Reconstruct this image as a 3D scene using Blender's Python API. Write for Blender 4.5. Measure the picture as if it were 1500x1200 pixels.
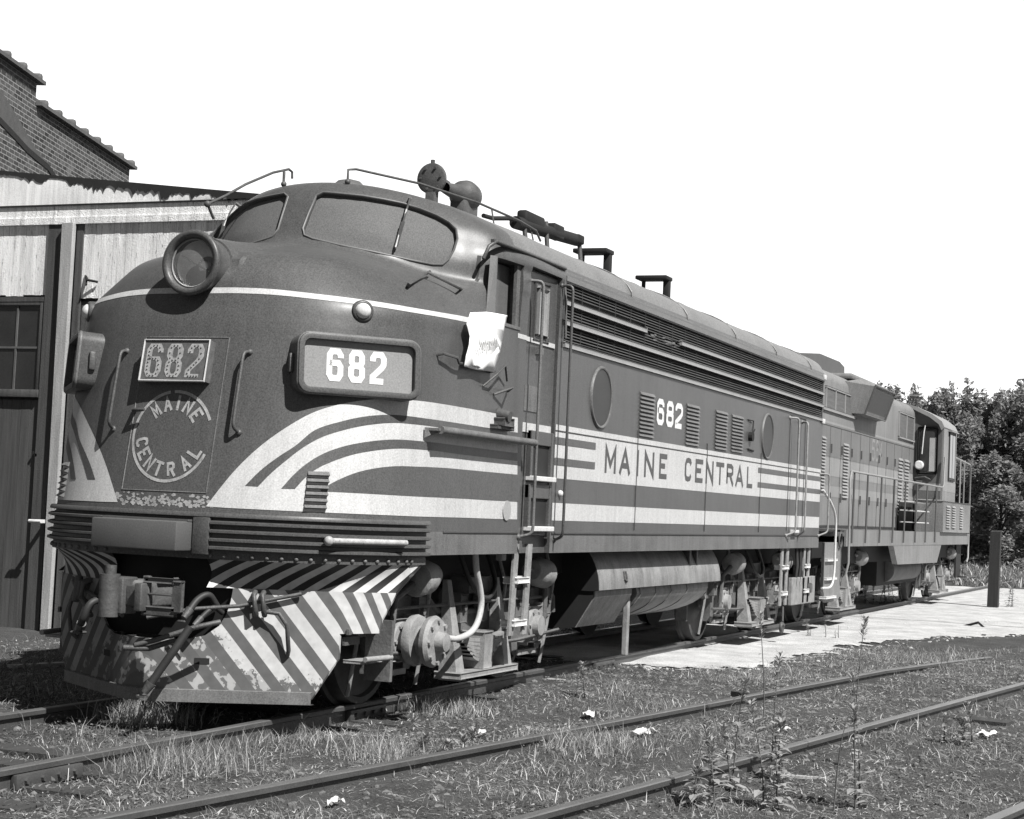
import bpy, bmesh, math, random
import numpy as np
from mathutils import Vector, Matrix
from mathutils.bvhtree import BVHTree

R = math.radians
SC = bpy.context.scene
for o in list(bpy.data.objects): bpy.data.objects.remove(o)
COL = SC.collection

# ------------------------------------------------------------------ camera
CAM = Vector((-9.8256, -7.0365, 1.5804)); YAW, PITCH, ROLL, FPX = 1.1724, 0.0563, 0.0453, 2525.32
def cam_axes():
    f = Vector((math.sin(YAW)*math.cos(PITCH), math.cos(YAW)*math.cos(PITCH), math.sin(PITCH)))
    r = Vector((math.cos(YAW), -math.sin(YAW), 0)); u = r.cross(f)
    c, s = math.cos(ROLL), math.sin(ROLL)
    return c*r+s*u, -s*r+c*u, f
CR, CU, CF = cam_axes()
cd = bpy.data.cameras.new("camera"); co = bpy.data.objects.new("camera", cd); COL.objects.link(co)
cd.sensor_width = 36; cd.lens = FPX/1500*36; cd.clip_start = .1; cd.clip_end = 3000
m = Matrix((CR, CU, -CF)).transposed().to_4x4(); m.translation = CAM; co.matrix_world = m
SC.camera = co

# ------------------------------------------------------------------ light
SUN = Vector((-.30, -.56, .77)).normalized()          # towards the sun
SUN_STRENGTH, SKY_STRENGTH = 5.0, .15
SKY_CLEAR, SKY_BANK = .16, 5.0
w = bpy.data.worlds.new("World"); SC.world = w; w.use_nodes = True
nt = w.node_tree; nt.nodes.clear()
sky = nt.nodes.new('ShaderNodeTexSky'); sky.sky_type = 'NISHITA'; sky.sun_disc = False
sky.sun_elevation = math.asin(SUN.z); sky.sun_rotation = math.atan2(SUN.x, SUN.y)
sky.dust_density = .3; sky.air_density = 1.0; sky.ozone_density = 1.0
bw = nt.nodes.new('ShaderNodeSeparateColor');        # the blue-sensitive film: the sky's blue record, as a neutral grey
bg = nt.nodes.new('ShaderNodeBackground'); wo = nt.nodes.new('ShaderNodeOutputWorld')
bg.inputs[1].default_value = SKY_STRENGTH
nt.links.new(sky.outputs[0], bw.inputs[0])
def wmath(op, a, b, c=None, clamp=False):
    k = nt.nodes.new('ShaderNodeMath'); k.operation = op; k.use_clamp = clamp
    for i, x in enumerate((a, b, c)):
        if x is None: continue
        if isinstance(x, (int, float)): k.inputs[i].default_value = x
        else: nt.links.new(x, k.inputs[i])
    return k.outputs[0]
# a low bank of bright summer haze fills the eastern half of the sky behind the train
wt = nt.nodes.new('ShaderNodeTexCoord'); ws = nt.nodes.new('ShaderNodeSeparateXYZ'); nt.links.new(wt.outputs['Generated'], ws.inputs[0])
az = wmath('ADD', wmath('MULTIPLY', ws.outputs[0], .92), wmath('MULTIPLY', ws.outputs[1], .39))
bank = wmath('MULTIPLY', wmath('MULTIPLY_ADD', az, 4.0, -1.6, True), wmath('MULTIPLY_ADD', ws.outputs[2], -5.0, 2.9, True))
tot = wmath('ADD', wmath('MULTIPLY', bw.outputs[2], SKY_CLEAR), wmath('MULTIPLY', bank, SKY_BANK))
nt.links.new(tot, bg.inputs[0]); nt.links.new(bg.outputs[0], wo.inputs[0])
sl = bpy.data.lights.new("sun", 'SUN'); sl.energy = SUN_STRENGTH; sl.angle = R(.5); sl.color = (1, .99, .97)
so = bpy.data.objects.new("sun", sl); COL.objects.link(so); so.rotation_euler = (-SUN).to_track_quat('-Z', 'Y').to_euler()
SC.view_settings.view_transform = 'Standard'; SC.view_settings.look = 'None'
SC.view_settings.exposure = 0.55; SC.view_settings.gamma = 1; SC.view_settings.use_curve_mapping = False
SC.render.engine = 'CYCLES'
SC.render.resolution_x = 1024; SC.render.resolution_y = 819

# ------------------------------------------------------------------ materials
def mat(name, v, rough=.6, var=.15, scale=(5, 5, 5), v2=None, metal=0, bump=0., bscale=60, spec=.5, streak=0., dark=None, dthr=.62, coat=0., fine=.2):
    """neutral surface: value v varied by noise, optional vertical streaks, optional worn patches of value dark"""
    m = bpy.data.materials.new(name); m.use_nodes = True; n = m.node_tree.nodes; L = m.node_tree.links
    b = n['Principled BSDF']; b.inputs['Roughness'].default_value = rough; b.inputs['Metallic'].default_value = metal
    b.inputs['Specular IOR Level'].default_value = spec; b.inputs['Coat Weight'].default_value = coat; b.inputs['Coat Roughness'].default_value = .25
    tc = n.new('ShaderNodeTexCoord')
    def noise(sc, det=6, scale3=(1, 1, 1), rgh=.6):
        mp = n.new('ShaderNodeMapping'); mp.inputs['Scale'].default_value = scale3
        t = n.new('ShaderNodeTexNoise'); t.inputs['Scale'].default_value = sc; t.inputs['Detail'].default_value = det; t.inputs['Roughness'].default_value = rgh
        L.new(tc.outputs['Object'], mp.inputs[0]); L.new(mp.outputs[0], t.inputs['Vector']); return t.outputs['Fac']
    def math_(op, a, b_, clamp=False):
        k = n.new('ShaderNodeMath'); k.operation = op; k.use_clamp = clamp
        for i, x in enumerate((a, b_)):
            if isinstance(x, (int, float)): k.inputs[i].default_value = x
            else: L.new(x, k.inputs[i])
        return k.outputs[0]
    f = noise(1.0, 7, scale)
    g = math_('MULTIPLY', math_('SUBTRACT', f, .5), 2*var*2)
    g = math_('ADD', g, math_('MULTIPLY', math_('SUBTRACT', noise(90, 2), .5), fine*4))
    if streak:
        s = noise(1.0, 5, (14, 14, .6), .7); g = math_('ADD', g, math_('MULTIPLY', math_('SUBTRACT', s, .5), 4*streak))
    val = math_('MULTIPLY', math_('ADD', g, 1.0), v)
    if dark is not None:
        k = noise(1.0, 12, tuple(3.3*x for x in scale), .75)
        mr = n.new('ShaderNodeMapRange'); mr.inputs[1].default_value = dthr-.03; mr.inputs[2].default_value = dthr+.03; L.new(k, mr.inputs[0])
        mx = n.new('ShaderNodeMix'); mx.data_type = 'FLOAT'; L.new(mr.outputs[0], mx.inputs[0]); L.new(val, mx.inputs[2]); mx.inputs[3].default_value = dark
        val = mx.outputs[0]
    val = math_('MAXIMUM', val, .004)
    cc = n.new('ShaderNodeCombineColor')
    for i in range(3): L.new(val, cc.inputs[i])
    L.new(cc.outputs[0], b.inputs['Base Color'])
    if bump:
        bp = n.new('ShaderNodeBump'); bp.inputs['Strength'].default_value = bump; bp.inputs['Distance'].default_value = .02
        L.new(noise(bscale, 5), bp.inputs['Height']); L.new(bp.outputs[0], b.inputs['Normal'])
    return m
def striped(name, light, dark, period, ky, kz, off, wear=.6, duty=.5, kx=0., grime_shade=False):
    """diagonal warning stripes painted chevron-wise about the centre line, with scuffs down to the metal"""
    m = mat(name, light, .6); n = m.node_tree.nodes; L = m.node_tree.links; b = n['Principled BSDF']
    tc = n.new('ShaderNodeTexCoord'); sx = n.new('ShaderNodeSeparateXYZ'); L.new(tc.outputs['Object'], sx.inputs[0])
    def M_(op, a, c=0.):
        k = n.new('ShaderNodeMath'); k.operation = op
        for i, x in enumerate((a, c)):
            if isinstance(x, (int, float)): k.inputs[i].default_value = x
            else: L.new(x, k.inputs[i])
        return k.outputs[0]
    ay = M_('ABSOLUTE', sx.outputs[1])
    t = M_('ADD', M_('ADD', M_('MULTIPLY', ay, ky), M_('MULTIPLY', sx.outputs[2], kz)), M_('MULTIPLY', sx.outputs[0], kx))
    fr = M_('FRACT', M_('DIVIDE', M_('ADD', t, off), period))
    isl = M_('LESS_THAN', fr, duty)
    nz = n.new('ShaderNodeTexNoise'); nz.inputs['Scale'].default_value = 3.2; nz.inputs['Detail'].default_value = 10; nz.inputs['Roughness'].default_value = .75
    L.new(tc.outputs['Object'], nz.inputs['Vector'])
    # scuffing is heavier near the middle and the bottom of the pilot
    bias = M_('SUBTRACT', M_('MULTIPLY', M_('SUBTRACT', .95, ay), .30 if grime_shade else .05), M_('MULTIPLY', M_('SUBTRACT', sx.outputs[2], .36), .55 if grime_shade else .1))
    wr = M_('GREATER_THAN', M_('ADD', nz.outputs['Fac'], bias), wear)
    keep = M_('MULTIPLY', isl, M_('SUBTRACT', 1.0, wr))
    nz2 = n.new('ShaderNodeTexNoise'); nz2.inputs['Scale'].default_value = 14; nz2.inputs['Detail'].default_value = 6; L.new(tc.outputs['Object'], nz2.inputs['Vector'])
    v = M_('ADD', M_('MULTIPLY', keep, light-dark), dark)
    v = M_('ADD', v, M_('MULTIPLY', M_('MULTIPLY', wr, M_('MULTIPLY', M_('GREATER_THAN', nz2.outputs['Fac'], .52), .22)), isl))
    v = M_('ADD', v, M_('MULTIPLY', M_('MULTIPLY', wr, .03), isl))
    v = M_('MULTIPLY', v, M_('ADD', M_('MULTIPLY', nz2.outputs['Fac'], .7), .65))
    if grime_shade:   # far half darkened in the colour: caked brown-black dirt, plus its shade painted in
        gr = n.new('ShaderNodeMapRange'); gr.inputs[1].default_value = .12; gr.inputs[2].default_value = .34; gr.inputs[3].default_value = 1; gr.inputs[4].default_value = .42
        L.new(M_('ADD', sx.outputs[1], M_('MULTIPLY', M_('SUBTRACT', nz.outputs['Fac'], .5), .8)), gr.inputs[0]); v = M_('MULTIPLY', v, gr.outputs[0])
    cc = n.new('ShaderNodeCombineColor')
    for i in range(3): L.new(v, cc.inputs[i])
    L.new(cc.outputs[0], b.inputs['Base Color'])
    return m

GREEN  = mat('engine_paint', .082, .46, .16, (1.2, 1.2, 1.2), fine=.42, streak=.12, bump=.22, bscale=3.2, coat=.06, spec=.45, dark=.15, dthr=.735)
ROOF   = mat('roof_paint', .17, .5, .2, (1.5, 1.5, 1.5), fine=.4, streak=.08, bump=.05, bscale=30)
SILL   = mat('sill_paint', .13, .55, .28, (2.5, 2.5, 2.5), streak=.22, bump=.1, fine=.4, dark=.06, dthr=.66)
WHITE  = mat('stripe_paint', .52, .5, .10, (2, 2, 2), streak=.12, fine=.22)
DARKST = mat('stripe_dark_paint', .11, .5, .1, (2, 2, 2))
LETTER = mat('letter_paint', .085, .6, .1)
PALE   = mat('number_paint', .72, .6, .05)
WORNW  = mat('worn_white_paint', .36, .7, .35, (14, 14, 14), dark=.09, dthr=.60)
METAL  = mat('dirty_steel', .09, .55, .35, (7, 7, 7), bump=.25, bscale=35, metal=.2)
TRUCKM = mat('truck_grime', .11, .7, .4, (6, 6, 6), bump=.3, bscale=30)
LTRUCK = mat('dusty_truck_steel', .25, .7, .35, (8, 8, 8), bump=.25, bscale=30)
BRIGHT = mat('bright_pipe_paint', .62, .5, .15, (20, 20, 20))
TANK   = mat('tank_paint', .20, .6, .35, (3, 3, 3), bump=.2, bscale=9, streak=.3, dark=.42, dthr=.67, fine=.3)
BLACK  = mat('soot_shade_black', .012, .8, .3)  # sooty and black parts; also the shade painted on the fuel tank's front
DARK   = mat('dark_interior', .02, .7, .2)
RUBBER = mat('hose_rubber', .03, .6, .2)
WSHIELD= mat('dusty_windshield', .13, .75, .10, (2, 2, 2), spec=.1, fine=.28)
GLASSD = mat('dark_glass', .03, .12, .3, (2, 2, 2), spec=.7)
BOARDG = mat('number_glass', .26, .3, .06, (5, 5, 5))
PAPER  = mat('white_paper', .95, .8, .01, fine=.0)
GPSIDE = mat('second_engine_paint', .185, .6, .16, (1.5, 1.5, 1.5), streak=.24, bump=.12, bscale=6, fine=.4, dark=.08, dthr=.69)
GPBAND = mat('second_engine_band', .25, .6, .14, (1.5, 1.5, 1.5), streak=.14)
GPMID  = mat('second_engine_number_band', .15, .6, .14, (1.5, 1.5, 1.5), streak=.14)
GPDARK = mat('second_engine_dark', .09, .6, .2, (2, 2, 2))
RAILM  = mat('rail_steel', .085, .5, .3, (3, 3, 3), metal=.3, bump=.15)
RAILT  = mat('rail_head', .19, .38, .25, (2, 14, 2), metal=.5)
TIE    = mat('tie_wood', .045, .9, .4, (2, 12, 12), bump=.5)
WOODR  = mat('dark_red_wood', .07, .8, .35, (22, 22, 1.2), bump=.3, streak=.3)
WOODL  = mat('pale_trim_wood', .36, .8, .3, (18, 18, 1.5), bump=.3, dark=.12, dthr=.68)
PALEM  = mat('worn_pale_metal', .38, .55, .35, (14, 14, 14), dark=.12, dthr=.62)
TAPE   = mat('scrap_paper', .85, .8, .05)
STRIPEP= striped('pilot_stripes', .52, .105, .175, 0., .68, .016-.3/.65, wear=.57, duty=.54, kx=1/.65, grime_shade=True)
SKIRTP = striped('skirt_stripes', .50, .012, .24, 1.0, -2.0, .03, wear=.95, kx=.9)

# ------------------------------------------------------------------ mesh helpers
class MB:
    def __init__(s): s.v = []; s.f = []; s.mi = []; s.cur = 0
    def add(s, vs, fs):
        o = len(s.v); s.v += [tuple(x) for x in vs]; s.f += [tuple(i+o for i in f) for f in fs]; s.mi += [s.cur]*len(fs); return s
    def box(s, a, b):
        x0, x1 = sorted((a[0], b[0])); y0, y1 = sorted((a[1], b[1])); z0, z1 = sorted((a[2], b[2]))
        return s.add([(x0,y0,z0),(x1,y0,z0),(x1,y1,z0),(x0,y1,z0),(x0,y0,z1),(x1,y0,z1),(x1,y1,z1),(x0,y1,z1)],
              [(0,3,2,1),(4,5,6,7),(0,1,5,4),(1,2,6,5),(2,3,7,6),(3,0,4,7)])
    def obox(s, c, X, Y, Z):
        c, X, Y, Z = map(Vector, (c, X, Y, Z)); v = []
        for k in (-1, 1):
            for i, j in ((-1,-1),(1,-1),(1,1),(-1,1)): v.append(c+X*i+Y*j+Z*k)
        return s.add(v, [(0,3,2,1),(4,5,6,7),(0,1,5,4),(1,2,6,5),(2,3,7,6),(3,0,4,7)])
    def bbox(s, a, b, r=.012):
        """box with chamfered edges"""
        bm = bmesh.new(); bmesh.ops.create_cube(bm, size=1)
        a = Vector(a); b = Vector(b); c = (a+b)/2; d = b-a
        for v in bm.verts: v.co = Vector((c.x+v.co.x*d.x, c.y+v.co.y*d.y, c.z+v.co.z*d.z))
        bmesh.ops.bevel(bm, geom=bm.edges[:], offset=r, segments=2, affect='EDGES', profile=.5)
        bmesh.ops.recalc_face_normals(bm, faces=bm.faces[:]); bm.verts.index_update()
        s.add([v.co[:] for v in bm.verts], [[v.index for v in f.verts] for f in bm.faces]); bm.free(); return s
    def cyl(s, p0, p1, r0, r1=None, n=20, caps=True):
        p0, p1 = Vector(p0), Vector(p1); r1 = r0 if r1 is None else r1; d = (p1-p0).normalized()
        u = d.orthogonal().normalized(); w_ = d.cross(u); v = []
        for p, r in ((p0, r0), (p1, r1)):
            for i in range(n):
                a = 2*math.pi*i/n; v.append(p+(u*math.cos(a)+w_*math.sin(a))*r)
        f = [(i, (i+1) % n, n+(i+1) % n, n+i) for i in range(n)]
        if caps: f += [tuple(range(n-1, -1, -1)), tuple(range(n, 2*n))]
        return s.add(v, f)
    def lathe(s, c, ax, prof, n=32):
        """prof: (distance along ax, radius) pairs"""
        c = Vector(c); d = Vector(ax).normalized(); u = d.orthogonal().normalized(); w_ = d.cross(u); v = []
        for t, r in prof:
            for i in range(n):
                a = 2*math.pi*i/n; v.append(c+d*t+(u*math.cos(a)+w_*math.sin(a))*max(r, 1e-4))
        f = [(k*n+i, k*n+(i+1) % n, (k+1)*n+(i+1) % n, (k+1)*n+i) for k in range(len(prof)-1) for i in range(n)]
        return s.add(v, f)
    def tube(s, pts, r, n=8, caps=True):
        P = [Vector(p) for p in pts]; v = []; N = len(P)
        t0 = (P[1]-P[0]).normalized(); u = t0.orthogonal().normalized()
        for i in range(N):
            t = ((P[min(i+1, N-1)]-P[i]).normalized()+(P[i]-P[max(i-1, 0)]).normalized())
            t = t.normalized() if t.length > 1e-6 else t0
            u = (u-t*u.dot(t)).normalized(); w_ = t.cross(u)
            for k in range(n):
                a = 2*math.pi*k/n; v.append(P[i]+(u*math.cos(a)+w_*math.sin(a))*(r if not callable(r) else r(i/(N-1))))
        f = [(i*n+k, i*n+(k+1) % n, (i+1)*n+(k+1) % n, (i+1)*n+k) for i in range(N-1) for k in range(n)]
        if caps: f += [tuple(range(n-1, -1, -1)), tuple(range((N-1)*n, N*n))]
        return s.add(v, f)
    def prism(s, poly, fn0, fn1):
        """poly: 2d outline; fn0/fn1 map (a, b) to the two faces"""
        n = len(poly); v = [fn0(*p) for p in poly]+[fn1(*p) for p in poly]
        return s.add(v, [tuple(range(n-1, -1, -1)), tuple(range(n, 2*n))]+[(i, (i+1) % n, n+(i+1) % n, n+i) for i in range(n)])
    def xz(s, poly, y0, y1): return s.prism(poly, lambda a, b: (a, y0, b), lambda a, b: (a, y1, b))
    def yz(s, poly, x0, x1): return s.prism(poly, lambda a, b: (x0, a, b), lambda a, b: (x1, a, b))
    def xy(s, poly, z0, z1): return s.prism(poly, lambda a, b: (a, b, z0), lambda a, b: (a, b, z1))
    def grid(s, g):
        """g: rows of points"""
        a, b = len(g), len(g[0])
        return s.add([p for r in g for p in r], [(i*b+j, i*b+j+1, (i+1)*b+j+1, (i+1)*b+j) for i in range(a-1) for j in range(b-1)])
    def sphere(s, c, r, n=14, sc=(1, 1, 1)):
        c = Vector(c); v = []; f = []
        for i in range(1, n):
            th = math.pi*i/n
            for k in range(n*2):
                a = math.pi*k/n; v.append((c.x+r*sc[0]*math.sin(th)*math.cos(a), c.y+r*sc[1]*math.sin(th)*math.sin(a), c.z+r*sc[2]*math.cos(th)))
        m_ = n*2; f = [(i*m_+k, (i+1)*m_+k, (i+1)*m_+(k+1) % m_, i*m_+(k+1) % m_) for i in range(n-2) for k in range(m_)]
        v += [(c.x, c.y, c.z+r*sc[2]), (c.x, c.y, c.z-r*sc[2])]; t = len(v)-2
        f += [(t, k, (k+1) % m_) for k in range(m_)]+[(t+1, (n-2)*m_+(k+1) % m_, (n-2)*m_+k) for k in range(m_)]
        return s.add(v, f)
    def mirror(s):
        """adds the y-mirrored copy"""
        o = len(s.v); s.v += [(x, -y, z) for x, y, z in s.v]
        s.f += [tuple(i+o for i in reversed(f)) for f in s.f]; s.mi += list(s.mi); return s
    def sides(s, name, mats, parent=None, smooth=None):
        a = s.build(name, mats, parent, smooth); t = MB(); t.v = [(x, -y, z) for x, y, z in s.v]; t.f = [tuple(reversed(f)) for f in s.f]; t.mi = list(s.mi)
        return a, t.build(name, mats, parent, smooth)
    def build(s, name, mats, parent=None, smooth=None, fix=True):
        me = bpy.data.meshes.new(name); me.from_pydata(s.v, [], s.f)
        mats = mats if isinstance(mats, (list, tuple)) else [mats]
        for q in mats: me.materials.append(q)
        me.polygons.foreach_set('material_index', s.mi)
        if fix:
            bm = bmesh.new(); bm.from_mesh(me); bmesh.ops.recalc_face_normals(bm, faces=bm.faces[:]); bm.to_mesh(me); bm.free()
        if smooth:
            me.polygons.foreach_set('use_smooth', [True]*len(me.polygons)); me.set_sharp_from_angle(angle=R(smooth))
        o = bpy.data.objects.new(name, me); COL.objects.link(o); attach(o, parent); return o
ABS = {}
def absloc(o): return ABS.get(o.name, Vector((0, 0, 0)))
def attach(o, parent, loc=None):
    """mesh data is in world space: the object sits at -parent so both agree"""
    if parent: o.parent = parent; o.location = -absloc(parent) if loc is None else loc
def tag(o, label=None, cat=None, group=None, kind=None):
    if label: o['label'] = label
    if cat: o['category'] = cat
    if group: o['group'] = group
    if kind: o['kind'] = kind
    return o
def thing(name, label, cat, loc=(0, 0, 0), group=None):
    o = bpy.data.objects.new(name, None); COL.objects.link(o); o.location = loc; o.empty_display_size = .3
    ABS[o.name] = Vector(loc); return tag(o, label, cat, group)
def copy_tree(o, parent=None, loc=None):
    c = o.copy(); COL.objects.link(c)
    if parent: c.parent = parent
    if loc is not None: c.location = loc
    for ch in [q for q in bpy.data.objects if q.parent == o and q != c]: copy_tree(ch, c)
    return c

# picture coordinates (1500 x 1200) -> a point on a real plane
def ray(px, py): return (CF+CR*((px-750)/FPX)-CU*((py-600)/FPX))
def on(ax, val, px, py):
    d = ray(px, py); return CAM+d*((val-CAM[ax])/d[ax])
SW = 1.49                                              # half width of the body
def sx(px, py, y=-SW): return on(1, y, px, py).x
def sz(px, py, y=-SW): return on(1, y, px, py).z
rnd = random.Random(7)

# ================================================================== FRONT LOCOMOTIVE
loco = thing('diesel_locomotive', 'streamlined cab diesel locomotive with rounded bulldog nose, round headlight and striped pilot', 'locomotive', (7.5, 0, 0))

# ---- body shell: rows run from the nose centre line round to the side wall
ZE, RB, XE, XR = 3.70, .46, 4.6, 15.02
def zroof(y): return ZE+RB*math.sqrt(max(0., 1-(y/SW)**2))
def plan(x0, D=1.4, p=2.5, w=SW, n=26):
    out = []
    for i in range(n+1):
        t = min(math.pi/2*i/n, math.pi/2-1e-9); out.append((x0+D*(1-math.cos(t)**(2/p)), w*math.sin(t)**(2/p)))
    return out
rows = []
for z in (1.19, 1.4, 1.6, 1.9, 2.2, 2.5, 2.66):
    rows.append([(x, y, z) for x, y in plan(.548+.174*(z-1.58))]+[(2.7, SW, z), (3.3, SW, z), (XE, SW, z)])
rows.append([(x, y, 2.84) for x, y in plan(.772, 1.38)]+[(2.7, SW, 2.84), (3.3, SW, 2.84), (XE, SW, 2.84)])
rows.append([(x, y, 3.0-.03*(y/SW)**2) for x, y in plan(.825, 1.36)]+[(2.7, SW, 2.97), (3.3, SW, 2.98), (XE, SW, 2.98)])
rows += [
 [(.885,0,3.2),(.915,.3,3.2),(1.0,.6,3.20),(1.14,.86,3.195),(1.35,1.08,3.17),(1.65,1.26,3.13),(2.0,1.385,3.10),(2.4,1.455,3.09),(2.75,1.484,3.10),(3.05,SW,3.12),(XE,SW,3.12)],
 [(1.02,0,3.335),(1.045,.3,3.335),(1.13,.57,3.335),(1.28,.82,3.32),(1.51,1.01,3.285),(1.82,1.19,3.235),(2.16,1.33,3.20),(2.5,1.425,3.195),(2.8,1.478,3.205),(3.05,SW,3.23),(XE,SW,3.23)],
 [(1.30,0,3.425),(1.33,.28,3.425),(1.41,.53,3.42),(1.57,.77,3.40),(1.80,.97,3.36),(2.08,1.13,3.315),(2.37,1.28,3.285),(2.62,1.40,3.28),(2.85,1.473,3.295),(3.08,SW,3.32),(XE,SW,3.32)],
 [(1.70,0,3.52),(1.73,.28,3.515),(1.82,.53,3.50),(1.97,.77,3.46),(2.17,.96,3.405),(2.39,1.12,3.36),(2.59,1.265,3.34),(2.75,1.39,3.335),(2.9,1.468,3.35),(3.1,SW,3.38),(XE,SW,3.38)],
 [(2.07,0,3.625),(2.1,.3,3.605),(2.19,.58,3.56),(2.33,.83,3.495),(2.5,1.02,3.44),(2.65,1.18,3.41),(2.77,1.31,3.405),(2.87,1.415,3.41),(2.98,1.474,3.42),(3.13,SW,3.45),(XE,SW,3.45)],
 [(2.17,0,3.80),(2.19,.3,3.78),(2.28,.62,3.73),(2.43,.88,3.655),(2.6,1.08,3.585),(2.73,1.23,3.555),(2.82,1.35,3.55),(2.90,1.435,3.55),(3.0,1.478,3.55),(3.15,SW,3.55),(XE,SW,3.55)],
 [(2.28,0,4.01),(2.305,.3,3.99),(2.395,.61,3.93),(2.54,.86,3.85),(2.69,1.06,3.77),(2.80,1.21,3.725),(2.88,1.33,3.705),(2.96,1.42,3.695),(3.06,1.468,3.69),(3.22,1.487,3.695),(XE,SW,3.70)],
 [(2.35,0,4.10),(2.375,.3,4.08),(2.465,.6,4.03),(2.62,.85,3.955),(2.77,1.05,3.89),(2.87,1.18,3.86),(2.95,1.28,3.85),(3.03,1.355,3.84),(3.14,1.39,3.84),(3.33,1.40,3.855),(XE,1.40,zroof(1.40))],
 [(2.48,0,4.168),(2.505,.25,4.16),(2.58,.5,4.135),(2.7,.7,4.10),(2.84,.87,4.06),(2.94,.98,4.03),(3.03,1.045,4.018),(3.13,1.08,4.01),(3.25,1.095,4.01),(3.5,1.1,4.01),(XE,1.1,zroof(1.1))],
 [(2.8,0,4.17),(2.82,.15,4.168),(2.88,.28,4.16),(2.97,.39,4.148),(3.07,.48,4.137),(3.17,.54,4.13),(3.3,.58,4.125),(3.45,.595,4.12),(3.7,.6,4.12),(4.0,.6,4.12),(XE,.6,zroof(.6))],
 [(3.1,0,4.165),(3.15,0,4.16),(3.2,0,4.16),(3.28,0,4.16),(3.38,0,4.16),(3.5,0,4.16),(3.6,0,4.16),(3.75,0,4.16),(4.0,0,4.16),(4.2,0,4.16),(XE,0,4.16)]]
def hermite(P, t, T):
    """C1 spline through points P at parameters t, sampled at T"""
    P = np.array(P, float); t = np.array(t, float); n = len(t); d = np.diff(P, axis=0)/np.diff(t)[:, None]; h = np.diff(t)
    m_ = np.zeros_like(P); m_[0] = d[0]; m_[-1] = d[-1]
    for i in range(1, n-1): m_[i] = (d[i-1]*h[i]+d[i]*h[i-1])/(h[i]+h[i-1])
    T = np.array(T); k = np.clip(np.searchsorted(t, T, side='right')-1, 0, n-2); s = ((T-t[k])/h[k])[:, None]; H = h[k][:, None]
    return (2*s**3-3*s**2+1)*P[k]+(s**3-2*s**2+s)*H*m_[k]+(-2*s**3+3*s**2)*P[k+1]+(s**3-s**2)*H*m_[k+1]
NC, NR = 190, 210
S_ = []
for r_ in rows:
    P = np.array(r_, float); P0 = P[1].copy(); P0[1] *= -1
    Q = np.vstack([P0, P]); L_ = np.linalg.norm(np.diff(Q, axis=0), axis=1); t = np.concatenate([[-L_[0]], np.concatenate([[0], np.cumsum(L_[1:])])])
    T = np.linspace(0, t[-1], NC); S_.append(hermite(Q, t, T))
S_ = np.array(S_)                                       # rows x NC x 3
dd = np.linalg.norm(np.diff(S_[:, :70], axis=0), axis=2).mean(axis=1)**.8; tv = np.concatenate([[0], np.cumsum(dd)])
TV = np.linspace(0, tv[-1], NR)
G = np.stack([hermite(S_[:, j], tv, TV) for j in range(NC)], axis=1)
# the headlight fairing runs back into the hood
for i in range(NR):
    for j in range(NC):
        x, y, z = G[i, j]
        if .95 < x < 2.0 and abs(y) < .30 and z > 3.0:
            zc = 3.245+math.sqrt(max(.0, .212**2-y*y))*1.0+(x-1)*.02
            k = .05; d = zc-z; G[i, j, 2] = z+(d+math.sqrt(d*d+4*k*k))/2-k*.12 if d > -3*k else z
G[:, 0, 1] = 0
half = [[tuple(G[i, j]) for j in range(NC)] for i in range(NR)]
for i in range(NR): half[i].append((XR, half[i][-1][1], half[i][-1][2]))
def shell_mesh():
    bm = bmesh.new(); vt = []
    for i in range(NR):
        row = [bm.verts.new(p) for p in half[i]]; mir = [row[0]]+[bm.verts.new((p[0], -p[1], p[2])) for p in half[i][1:]]
        vt.append(mir[::-1]+row[1:])
    W = len(vt[0])
    for i in range(NR-1):
        for j in range(W-1): bm.faces.new((vt[i][j], vt[i+1][j], vt[i+1][j+1], vt[i][j+1]))
    bm.faces.new(vt[0][:])
    bm.faces.new([vt[i][0] for i in range(NR)]+[vt[i][W-1] for i in range(NR-1, -1, -1)])
    bmesh.ops.remove_doubles(bm, verts=bm.verts[:], dist=.0008)
    bmesh.ops.dissolve_degenerate(bm, edges=bm.edges[:], dist=.0005)
    bmesh.ops.recalc_face_normals(bm, faces=bm.faces[:])
    me = bpy.data.meshes.new('body'); bm.to_mesh(me); bm.free(); return me
body_me = shell_mesh()
bvh = BVHTree.FromPolygons([v.co.copy() for v in body_me.vertices], [tuple(p.vertices) for p in body_me.polygons])
def cast(o, d):
    h, n_, _, _ = bvh.ray_cast(Vector(o), Vector(d).normalized())
    if h is None: return None, None
    if n_.dot(Vector(d)) > 0: n_ = -n_
    return h, n_
def at(px, py, off=0.):
    h, n_ = cast(CAM, ray(px, py))
    if h is None:
        h, n_, _, _ = bvh.find_nearest(on(1, -SW, px, py))
        n_ = Vector((0, -1, 0))
    return h+n_*off
def front(y, z, off=0.):
    h, n_ = cast((-2, y, z), (1, 0, 0)); return h+n_*off
def resample(P, n):
    P = [Vector(p) for p in P]; L_ = [0]
    for a, b in zip(P, P[1:]): L_.append(L_[-1]+(b-a).length)
    out = []
    for i in range(n):
        s = L_[-1]*i/(n-1); k = 0
        while k < len(L_)-2 and L_[k+1] < s: k += 1
        out.append(P[k].lerp(P[k+1], (s-L_[k])/max(1e-9, L_[k+1]-L_[k])))
    return out
def smoothpx(P, n):
    P = np.array(P, float); t = np.concatenate([[0], np.cumsum(np.linalg.norm(np.diff(P, axis=0), axis=1))])
    return [Vector((a, b)) for a, b in hermite(P, t, np.linspace(0, t[-1], n))]
def ribbon(mb, top, bot, off, n=60, m_=10):
    """paint area between two edge curves seen in the picture, laid on the shell"""
    A = smoothpx(top, n); B = smoothpx(bot, n)
    mb.grid([[at(*A[i].lerp(B[i], k/m_), off) for i in range(n)] for k in range(m_+1)])

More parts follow.
